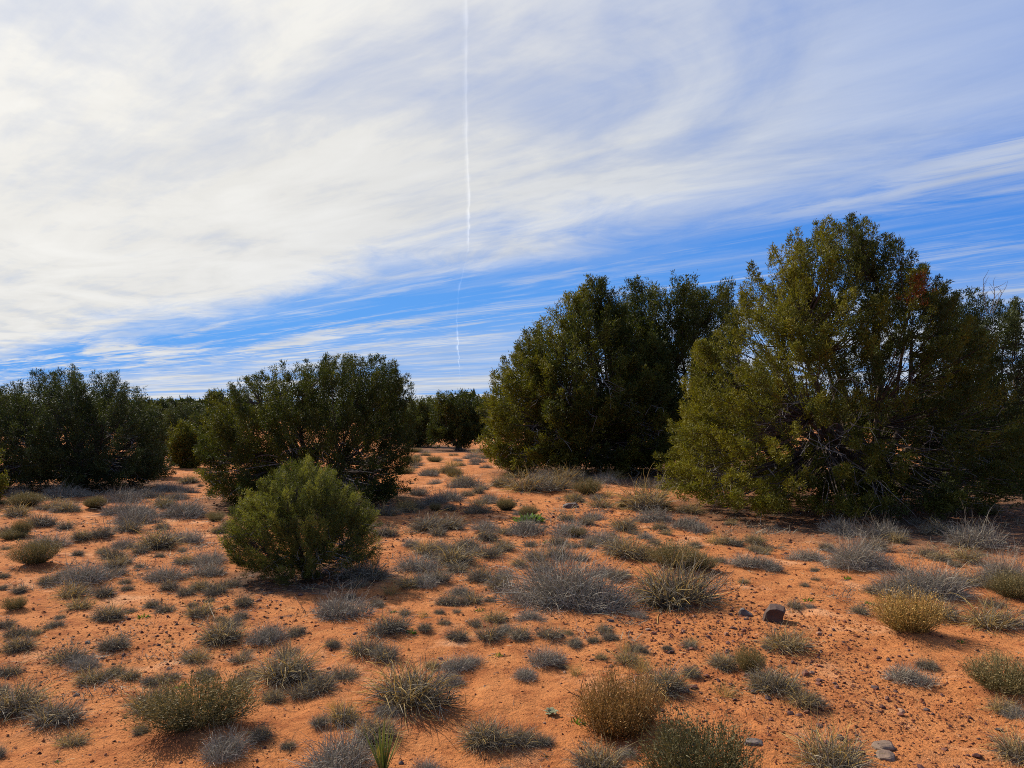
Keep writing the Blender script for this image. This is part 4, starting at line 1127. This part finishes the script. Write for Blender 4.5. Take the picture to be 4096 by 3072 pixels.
cand = {i_: [] for i_ in range(len(plants_all))}
for mi, (mn, mp_) in enumerate(marks):
    bucket = {}
    for i_, kk in enumerate(key):
        if kk is None:
            continue
        dv = scr[i_] - mp_
        bucket.setdefault((kk, way(dv)), []).append((float(np.hypot(*dv)), i_))
    for (kk, wy), lst in bucket.items():
        lst.sort()
        for rk, (dd, i_) in enumerate(lst):
            if rk < len(ORD):
                cand[i_].append((dd * (1 + 0.35 * rk), rk, mn, wy))
for i_, p in enumerate(plants_all):
    k_, o = p[4], p[6]
    gr = GROUP.get(k_)
    if p[5]:
        tag(o, SPECIAL[p[5]][0], CAT[k_], gr)
        continue
    far_off = p[1] > 17
    best = min(cand[i_]) if cand[i_] else None
    if best is None or far_off:
        tag(o, '%s on the far sand among the trees' % PHRASE[k_], CAT[k_], 'far plants of the kind ' + PHRASE[k_])
    else:
        tag(o, '%s, %snearest %s %s' % (key[i_], ORD[best[1]], DIRS[best[3]], best[2]), CAT[k_], gr)

# the countless small ragged tufts between the plants, as one growth
g = np.random.default_rng(66)
LP_, LW_, LS_, LT_ = [], [], [], []
kept = 0
while kept < 720:
    d_ = 4.2 * (19 / 4.2) ** g.random()
    x_ = (g.random() * 2 - 1) * 0.72 * d_
    side_ = g.random() < 0.16                             # the growth goes on beyond both sides of the view
    if side_:
        x_ = np.sign(x_) * (0.72 + 0.55 * g.random()) * d_
    if vnoise(np.array([x_ / 0.9]), np.array([d_ / 1.1]), 88)[0] < -0.08 or (x_ > 0.9 and d_ < 6.0) or not free(x_, d_, 0.35, 0.0):
        continue
    r_ = (0.025 + 0.055 * g.random() ** 1.5) * (1 + 0.06 * d_) * (1.9 if side_ else 1.0)
    P_, W_, S_ = blades(g, 28, r_, r_ * (0.8 + 0.5 * g.random()), 1.1, 0.0011 + 0.00016 * d_, 5, 1.0, 0.1, 0.9, 0.7)
    P_ = P_ * np.array([1 + 0.6 * g.random(), 1, 1]) + np.array([x_, d_, ground_z(x_, d_)])
    LP_.append(P_)
    LW_.append(W_)
    LS_.append(S_)
    LT_.append(np.clip(g.normal(0.35 + 0.35 * g.random(), 0.2, len(P_)), 0, 1))
    kept += 1
o = obj('dry_grass', clump_mesh('dry_grass', [(np.concatenate(LP_), np.concatenate(LW_), np.concatenate(LS_), np.concatenate(LT_))], [M['grey']]))
tag(o, 'small ragged wisps of dry grey grass growing all over the sand', 'grass', kind='stuff')

# ---------------------------------------------------------------- stones
def stone_mesh(seed, flat=0.6, sub=1):
    import bmesh
    g_ = np.random.default_rng(seed)
    bm = bmesh.new()
    bmesh.ops.create_icosphere(bm, subdivisions=sub, radius=0.5)
    # cut a few facets so that it looks broken, not round
    for _ in range(5 if sub == 1 else 9):
        nrm = Vector(unit(g_.normal(0, 1, 3)))
        dcut = 0.28 + 0.16 * g_.random()
        for v_ in bm.verts:
            e_ = v_.co.dot(nrm) - dcut
            if e_ > 0:
                v_.co -= nrm * e_
    for v_ in bm.verts:
        v_.co.x *= 1.0 + 0.1 * g_.normal()
        v_.co.y *= 0.85 + 0.05 * g_.normal()
        v_.co.z *= flat
    me = bpy.data.meshes.new('stone')
    bm.to_mesh(me)
    bm.free()
    me.materials.append(M['stone'])
    return me


SM = [stone_mesh(300 + i, 0.45 + 0.06 * i) for i in range(8)]
g = np.random.default_rng(91)


def stony(x, y):
    """how stony the ground is: the patch on the right between boulder and slabs most of all"""
    a = np.exp(-(((x - 1.75) / 0.75) ** 2 + ((y - 4.75) / 1.15) ** 2)) * 1.0
    a = a + 0.55 * np.exp(-(((x - 1.3) / 0.9) ** 2 + ((y - 6.0) / 1.1) ** 2))
    a = a + 0.30 * np.exp(-(((x + 2.6) / 1.0) ** 2 + ((y - 5.6) / 1.5) ** 2))
    a = a + 0.35 * np.exp(-(((x - 1.0) / 2.5) ** 2 + ((y - 11.5) / 2.0) ** 2))
    return a + 0.03 + 0.09 * np.clip(vnoise(x / 0.8, y / 0.8, 61) + 0.1, 0, 1)


def clear_of_plants(x, y, f=0.42):
    return np.min(np.hypot(occ[:, 0] - x, occ[:, 1] - y) - occ[:, 2] * f) > 0.0


cnt = 0
# stones one can make out singly: x, y, size
BIG = [(1.47, 3.98, .05), (1.50, 3.95, .04), (1.57, 3.86, .045), (1.53, 3.80, .035), (1.62, 3.72, .055), (1.52, 3.66, .04), (1.66, 3.60, .06),
       (1.84, 4.52, .045), (1.92, 4.47, .04), (1.64, 4.34, .04), (1.80, 4.62, .06), (1.42, 4.18, .045), (1.36, 4.24, .04), (1.55, 4.10, .05),
       (0.62, 4.72, .045), (0.70, 4.74, .04), (0.66, 4.78, .035), (1.06, 5.0, .05), (1.16, 5.1, .04), (1.75, 6.0, .06), (1.98, 6.1, .05), (1.6, 6.3, .05),
       (0.35, 5.35, .06), (0.44, 5.28, .045), (0.88, 4.28, .05), (1.04, 4.3, .05), (1.98, 3.35, .03), (0.99, 3.5, .03), (1.09, 3.28, .035)]
spots = []
for b in BIG:
    spots.append(b)
while len(spots) < 296:
    x = g.random() * 6.4 - 3.2
    y = 3.1 + 4.6 * g.random() ** 1.2
    if g.random() > stony(x, y) or abs(x) > 0.72 * y or not clear_of_plants(x, y):
        continue
    spots.append((x, y, 0.020 + 0.032 * g.random() ** 2))
big_lab = {}
for mi, (mn, mp_) in enumerate(marks):
    bucket = {}
    for i_, b in enumerate(BIG):
        dv = screen(b[0], b[1]) - mp_
        bucket.setdefault(way(dv), []).append((float(np.hypot(*dv)), i_))
    for wy, lst in bucket.items():
        for rk, (dd, i_) in enumerate(sorted(lst)):
            big_lab.setdefault(i_, []).append((dd * (1 + 0.35 * rk), 'larger reddish stone, %snearest %s %s' % (ORD[min(rk, 17)], DIRS[wy], mn), rk))
for si, (x, y, s_) in enumerate(spots):
    o = obj('stone', SM[int(g.integers(8))], None, (x, y, ground_z(x, y) + 0.10 * s_))
    o.scale = (s_ * (0.9 + 0.5 * g.random()), s_, s_ * (0.7 + 0.5 * g.random()))
    o.rotation_euler = (g.normal(0, 0.25), g.normal(0, 0.25), g.random() * 6.28)
    if si < len(BIG):
        tag(o, min(c_ for c_ in big_lab[si] if c_[2] < 18)[1], 'stone', 'larger stones on the sand')
    else:
        tag(o, 'small angular reddish stone lying loose on the sand', 'stone', 'small loose stones on the sand')


def scatter(n, smin, smax, ymin, ymax, dens, seed, flat=0.6):
    """many tiny pieces as one mesh of squashed octahedra"""
    g_ = np.random.default_rng(seed)
    y_ = ymin * (ymax / ymin) ** g_.random(n * 4)
    x_ = (g_.random(n * 4) * 2 - 1) * (0.85 * y_ + 0.3)
    keep = g_.random(n * 4) < dens(x_, y_)
    x_, y_ = x_[keep][:n], y_[keep][:n]
    n = len(x_)
    s_ = (smin + (smax - smin) * g_.random(n) ** 2.5) * np.clip(y_ / 4.5, 0.8, 3.0)
    z_ = terrain(x_, y_)
    for mx, my, mr, mh in MOUND:
        r2 = ((x_ - mx) ** 2 + (y_ - my) ** 2) / mr ** 2
        sel = r2 < 4
        z_[sel] = np.maximum(z_[sel], terrain(x_[sel], y_[sel]) + mh * np.exp(-2.2 * r2[sel]))
    oc = np.array([[1, 0, 0], [-1, 0, 0], [0, 1, 0], [0, -1, 0], [0, 0, 1], [0, 0, -1.0]]) * 0.5
    V = oc[None] * (0.65 + 0.7 * g_.random((n, 6, 1))) * s_[:, None, None] * np.array([1.15, 1, flat])
    V = V + g_.normal(0, 0.10, (n, 6, 3)) * s_[:, None, None]
    a_ = g_.random(n) * 6.28
    ca, sa = np.cos(a_)[:, None], np.sin(a_)[:, None]
    V = np.stack([V[..., 0] * ca - V[..., 1] * sa + x_[:, None], V[..., 0] * sa + V[..., 1] * ca + y_[:, None], V[..., 2] + (z_ + 0.12 * s_)[:, None]], -1)
    f = np.array([[0, 2, 4], [2, 1, 4], [1, 3, 4], [3, 0, 4]])
    Fc = (np.arange(n)[:, None, None] * 6 + f[None]).reshape(-1, 3)
    return V.reshape(-1, 3), Fc, np.repeat(g_.random(n), 6)


V, Fc, T = scatter(22000, 0.007, 0.026, 2.9, 16.0, lambda a, b: np.clip(stony(a, b) * 1.4, 0, 1), 71)
tag(obj('gravel', mesh_np('gravel', V, Fc, M['clod'], T * 0.8)), 'fine reddish gravel and crumbs of stone strewn over the sand', 'gravel', kind='stuff')
V, Fc, T = scatter(17000, 0.006, 0.018, 2.9, 12.0, lambda a, b: np.clip(0.25 + 1.2 * vnoise(a / 0.5, b / 0.5, 62), 0.05, 1), 72, 0.45)
tag(obj('sand_clods', mesh_np('sand_clods', V, Fc, M['clod'], 0.35 + 0.6 * T)), 'small crumbs of crusted orange sand all over the ground', 'sand', kind='stuff')

# dry litter: bits of stalk and dark crumbs lying on the sand
g = np.random.default_rng(73)
n_ = 8500
y_ = 2.9 * (15 / 2.9) ** g.random(n_)
x_ = (g.random(n_) * 2 - 1) * 0.76 * y_
pk = g.integers(len(plants), size=n_)
near_p = g.random(n_) < 0.6
po = np.array([(p[0], p[1], p[2]) for p in plants])
x_ = np.where(near_p, po[pk, 0] + g.normal(0, 0.6, n_) * po[pk, 2], x_)
y_ = np.where(near_p, po[pk, 1] + g.normal(0, 0.6, n_) * po[pk, 2], y_)
TR_ = np.array([(6.3, 12.2, 2.6), (10.5, 15.0, 2.8), (-3.6, 13.0, 1.6), (-2.0, 7.2, 0.55), (-9.0, 15.8, 1.6), (3.0, 20.0, 2.8)])
tk = g.integers(len(TR_), size=n_)
ut = g.random(n_) < 0.28
x_ = np.where(ut, TR_[tk, 0] + g.normal(0, 0.6, n_) * TR_[tk, 2], x_)
y_ = np.where(ut, TR_[tk, 1] + g.normal(0, 0.5, n_) * TR_[tk, 2], y_)
a_ = g.random(n_) * 6.28
ln = (0.012 + 0.05 * g.random(n_) ** 2) * np.clip(y_ / 4.5, 0.8, 2.5)
s = np.linspace(-0.5, 0.5, 3)
P = np.stack([x_[:, None] + np.cos(a_)[:, None] * s * ln[:, None], y_[:, None] + np.sin(a_)[:, None] * s * ln[:, None], np.zeros((n_, 3))], -1)
P[..., :2] += g.normal(0, 0.06, (n_, 3, 2)) * ln[:, None, None]
P[..., 2] = terrain(P[..., 0], P[..., 1]) + 0.004
for mx, my, mr, mh in MOUND:
    r2 = ((P[..., 0] - mx) ** 2 + (P[..., 1] - my) ** 2) / mr ** 2
    sel = r2 < 4
    P[sel, 2] = np.maximum(P[sel, 2], terrain(P[sel, 0], P[sel, 1]) + 0.004 + mh * np.exp(-2.2 * r2[sel]))
V, q = tubes(P, np.full((n_, 3), 0.0012) * np.clip(y_ / 5, 0.8, 2.5)[:, None], 3)
lm = leaf_mat('dry_litter', [(0.0, (0.02, 0.014, 0.012)), (0.6, (0.07, 0.052, 0.042)), (0.85, (0.19, 0.16, 0.13)), (1.0, (0.36, 0.26, 0.12))], 0.0)
tag(obj('plant_litter', mesh_np('plant_litter', V, q, lm, np.repeat(g.random(n_), 9))), 'broken dry stalks and crumbs littering the sand', 'litter', kind='stuff')


# ---------------------------------------------------------------- single rocks
def rock_from_profile(name, prof, thick, mat, loc, rz, jitter=0.01, seed=1, tilt=(0, 0), rings=((-0.5, 0.70), (-0.36, 0.95), (0.05, 1.0), (0.38, 0.9), (0.5, 0.62)), bevel=0.004):
    """solid with the given side profile (x, z points), chamfered towards front and back"""
    import bmesh
    g_ = np.random.default_rng(seed)
    pr = np.array(prof)
    c_ = pr.mean(0)
    V = []
    for dy, s_ in rings:
        q_ = c_ + (pr - c_) * s_
        for a_, b_ in q_:
            V.append((a_ + g_.normal(0, jitter), dy * thick + g_.normal(0, jitter), max(b_, -0.03) + g_.normal(0, jitter)))
    k = len(pr)
    Fs = []
    for r_ in range(len(rings) - 1):
        for i2 in range(k):
            Fs.append((r_ * k + i2, r_ * k + (i2 + 1) % k, (r_ + 1) * k + (i2 + 1) % k, (r_ + 1) * k + i2))
    Fs.append(tuple(range(k))[::-1])
    Fs.append(tuple((len(rings) - 1) * k + i2 for i2 in range(k)))
    me = bpy.data.meshes.new(name)
    me.from_pydata(V, [], Fs)
    bm = bmesh.new()
    bm.from_mesh(me)
    bmesh.ops.recalc_face_normals(bm, faces=bm.faces)
    bmesh.ops.triangulate(bm, faces=bm.faces)
    bmesh.ops.bevel(bm, geom=bm.edges[:], offset=bevel, segments=1, affect='EDGES')
    bm.to_mesh(me)
    bm.free()
    me.materials.append(mat)
    o_ = obj(name, me, None, loc)
    o_.rotation_euler = (tilt[0], tilt[1], rz)
    return o_


def on(x, y, dz=0.0):
    return (x, y, ground_z(x, y) + dz)


bx, by = at(1663, 5.85), 5.85
o = rock_from_profile('boulder', [(-0.085, -0.02), (0.068, -0.02), (0.074, 0.035), (0.092, 0.085), (0.084, 0.112), (0.02, 0.122), (-0.025, 0.118), (-0.055, 0.085), (-0.072, 0.045)],
                      0.14, M['boulder'], on(bx, by), -0.35, 0.003, 4, (0.10, 0), ((-0.5, 0.90), (0.1, 1.0), (0.5, 0.82)), 0.0025)
tag(o, 'dark squarish boulder standing on the stony sand', 'boulder')
o = rock_from_profile('rock', [(-0.05, -0.02), (0.055, -0.02), (0.06, 0.012), (0.02, 0.035), (-0.005, 0.058), (-0.035, 0.05), (-0.05, 0.02)],
                      0.09, M['grey_rock'], on(at(1603, 6.0), 6.0), -0.2, 0.005, 5)
tag(o, 'low grey rock just left of the dark boulder', 'rock')
o = rock_from_profile('stone_slab', [(-0.052, -0.01), (0.05, -0.01), (0.055, 0.008), (0.04, 0.022), (-0.03, 0.024), (-0.055, 0.010)],
                      0.075, M['slab'], on(at(1892, 3.66), 3.66), 0.15, 0.004, 6, (0.12, -0.06))
tag(o, 'upper of the two flat grey slabs on bare sand at the bottom right', 'stone slab', 'flat grey slabs')
o = rock_from_profile('stone_slab', [(-0.035, -0.01), (0.04, -0.01), (0.042, 0.006), (0.02, 0.018), (-0.03, 0.016), (-0.04, 0.006)],
                      0.085, M['slab'], on(at(1897, 3.56), 3.56), -0.5, 0.004, 7, (0.15, 0.05))
tag(o, 'lower and smaller of the two flat grey slabs at the bottom right', 'stone slab', 'flat grey slabs')
o = rock_from_profile('flat_rock', [(-0.045, -0.01), (0.045, -0.01), (0.048, 0.005), (0.02, 0.014), (-0.03, 0.013), (-0.046, 0.004)],
                      0.06, M['grey_rock'], on(at(1618, 3.62), 3.62), -0.35, 0.003, 8, (0.08, 0.0))
tag(o, 'flat dark grey rock right of the dark green bottom shrub', 'rock')
o = rock_from_profile('flat_rock', [(-0.16, -0.02), (0.15, -0.02), (0.16, 0.02), (0.10, 0.07), (-0.06, 0.075), (-0.15, 0.03)],
                      0.16, M['grey_rock'], on(at(1232, 13.6), 13.6), 0.1, 0.008, 9)
tag(o, 'flat grey rock on the sand below the broad middle juniper', 'rock')
o = rock_from_profile('flat_rock', [(-0.022, -0.01), (0.022, -0.01), (0.024, 0.006), (0.012, 0.014), (-0.014, 0.015), (-0.023, 0.005)],
                      0.03, M['grey_rock'], on(at(1316, 5.75), 5.75), 0.2, 0.002, 10)
tag(o, 'small pale flat rock at the right end of the widest silvery bush', 'rock')


def stick(name, pts, r0, mat, label):
    P_ = np.array(pts, float)[None]
    P_[..., 2] += np.array([ground_z(a, b) for a, b, _ in pts]).min()
    V_, q_ = tubes(P_, (r0 * np.linspace(1, 0.4, len(pts)))[None], 5)
    o_ = obj(name, mesh_np(name, V_, q_, mat, smooth=True))
    return tag(o_, label, 'stick')


sx, sy = at(1252, 4.25), 4.25
o = stick('dead_twig', [(sx, sy, -0.01), (sx + 0.008, sy, 0.04), (sx + 0.004, sy, 0.075), (sx + 0.018, sy + .01, 0.115)], 0.0035, M['dark_stick'], 'thin dark twig standing upright left of the brown shrub')
o = stick('dead_twig', [(sx - 0.005, sy, 0.005), (sx - 0.05, sy + .01, 0.02), (sx - 0.085, sy + .02, 0.045)], 0.003, M['dark_stick'], 'dark twig leaning low to the left beside the brown shrub')
sx, sy = at(1443, 3.72), 3.72
o = stick('dead_twig', [(sx, sy, -0.01), (sx + 0.003, sy, 0.04), (sx - 0.006, sy, 0.10), (sx, sy + .01, 0.15)], 0.0032, M['dark_stick'], 'dark upright twig rising from the dark green bottom shrub')
sx, sy = at(878, 3.9), 3.9
o = stick('dead_twig', [(sx, sy, -0.01), (sx + 0.001, sy, 0.03), (sx + 0.002, sy, 0.06), (sx, sy, 0.085)], 0.0022, M['straw'], 'straight pale stalk standing below the biggest curly tussock')
sx, sy = at(1880, 3.5), 3.5
o = stick('dead_twig', [(sx - 0.05, sy + .04, 0.01), (sx - 0.02, sy - 0.02, 0.012), (sx + .05, sy - 0.10, 0.01), (sx + 0.09, sy - 0.16, 0.012)], 0.0018, M['dead_wood'], 'pale curved stalk lying on sand below the grey slabs')
sx, sy = at(110, 4.05), 4.05
o = stick('dead_twig', [(sx - 0.12, sy + .05, 0.03), (sx - 0.03, sy + 0.02, 0.035), (sx + .08, sy - 0.03, 0.02), (sx + 0.2, sy - 0.09, 0.012)], 0.0018, M['dead_wood'], 'long pale stalk lying on sand at the lower left')

# bare grey branch showing above the dark juniper at the right edge
g = np.random.default_rng(8)
root = t6
s_ = 16.0 / 1600
for k_ in range(3):
    p0 = np.array([(2100 - 2215) * s_ + 0.05 * k_, -0.6, (1060 - 690) * s_])
    q0 = p0 + np.array([0.05 + 0.16 * k_ - 0.12, 0.0, 0.72 - 0.12 * k_])
    P_ = bez(p0[None], ((p0 + q0) / 2 + g.normal(0, 0.06, 3))[None], q0[None], 8)
    segs = [P_]
    rads = [np.linspace(0.014, 0.004, 8)[None]]
    for b_ in range(5):
        s0 = P_[0, 3 + b_ % 5]
        e0 = s0 + np.array([g.normal(0, 0.12), g.normal(0, 0.08), 0.12 + 0.12 * g.random()])
        segs.append(bez(s0[None], ((s0 + e0) / 2 + g.normal(0, 0.03, 3))[None], e0[None], 8))
        rads.append(np.linspace(0.006, 0.002, 8)[None])
    V_, q_ = tubes(np.concatenate(segs), np.concatenate(rads), 4)
    obj('bare_branch', mesh_np('bare_branch', V_, q_, M['dead_wood']), root)

# ---------------------------------------------------------------- contrail: a thin column of ice cloud high above
HC = 2500.0
py_ = np.concatenate([np.linspace(1.2, 4.6, 220), np.linspace(4.62, 20, 220)])
sl_ = 1 / py_
yy = 900 - 1600 * sl_
xx = np.interp(yy, [-400, 0, 100, 300, 360, 420, 470, 540, 580, 630, 700, 760, 820], [1004, 1004, 1004, 1006, 1009, 1012, 1011, 1010, 1000, 991, 986, 990, 993])
g = np.random.default_rng(14)
wig = vnoise(np.arange(len(py_)) / 9.0, np.zeros(len(py_)), 3) * 2.2 + vnoise(np.arange(len(py_)) / 3.0, np.zeros(len(py_)), 4) * 1.5
wig = wig * np.interp(yy, [0, 540, 580, 830], [0.8, 1.0, 1.6, 1.3])
half = np.interp(yy, [-300, 0, 60, 300, 420, 500, 545, 560, 600, 700, 830], [6, 5, 4.2, 3.2, 3.4, 2.4, 1.0, 1.2, 2.2, 2.0, 1.2])
half = half * (0.85 + 0.7 * vnoise(np.arange(len(py_)) / 5.0, np.ones(len(py_)), 6))
gap = np.interp(yy, [540, 560, 580, 610, 640, 690, 720, 750, 780, 830], [1, 0.35, 0.8, 0.8, 0.35, 0.5, 0.9, 0.9, 0.5, 0.1])
half = np.maximum(half * gap, 0.05)
P = np.stack([(xx + wig - 1106) / 1600 * py_ * HC, py_ * HC, np.full(len(py_), HC)], -1)[None]
rad = (half / 1600 * py_ * HC)[None]
k_ = len(py_)
trail = bpy.data.objects.new('contrail', None)
col.objects.link(trail)
trail.location = (0, 0, HC)
for nm_, f_, e_, dx_ in (('core', 0.6, 0.0007, 0.25), ('plume', 1.15, 0.00036, 0.0), ('halo', 2.3, 0.00013, -0.3)):
    jit = 1 + 0.5 * vnoise(np.arange(k_) / 4.0, np.full(k_, f_ * 7), 21)
    PP = P + np.array([1.0, 0, 0]) * (rad * dx_)[..., None] - np.array([0, 0, HC])
    RR = rad * f_ * jit[None]
    s0 = int(np.searchsorted(yy, 545))
    for part, a0_, b0_, ef in ((nm_, 0, s0, 1.0), ('torn_' + nm_, s0 - 1, k_, 0.32)):
        m, n = new_mat('ice_cloud_' + part)
        em = n.add('ShaderNodeEmission')  # own glow stands in for sunlight scattered by the ice
        em.inputs[0].default_value = (1.0, 0.98, 0.96, 1)
        em.inputs[1].default_value = e_ * ef
        out_ = n.add('ShaderNodeOutputMaterial')
        n.l.new(em.outputs[0], out_.inputs['Volume'])
        V_, q_ = tubes(PP[:, a0_:b0_], RR[:, a0_:b0_], 10)
        caps = [np.arange(10)[None, ::-1], (np.arange(10) + (b0_ - a0_ - 1) * 10)[None]]
        obj(part, mesh_np(part, V_, [q_] + caps, m, smooth=True), trail)
tag(trail, 'thin white aircraft contrail running down the cloudy sky', 'contrail')
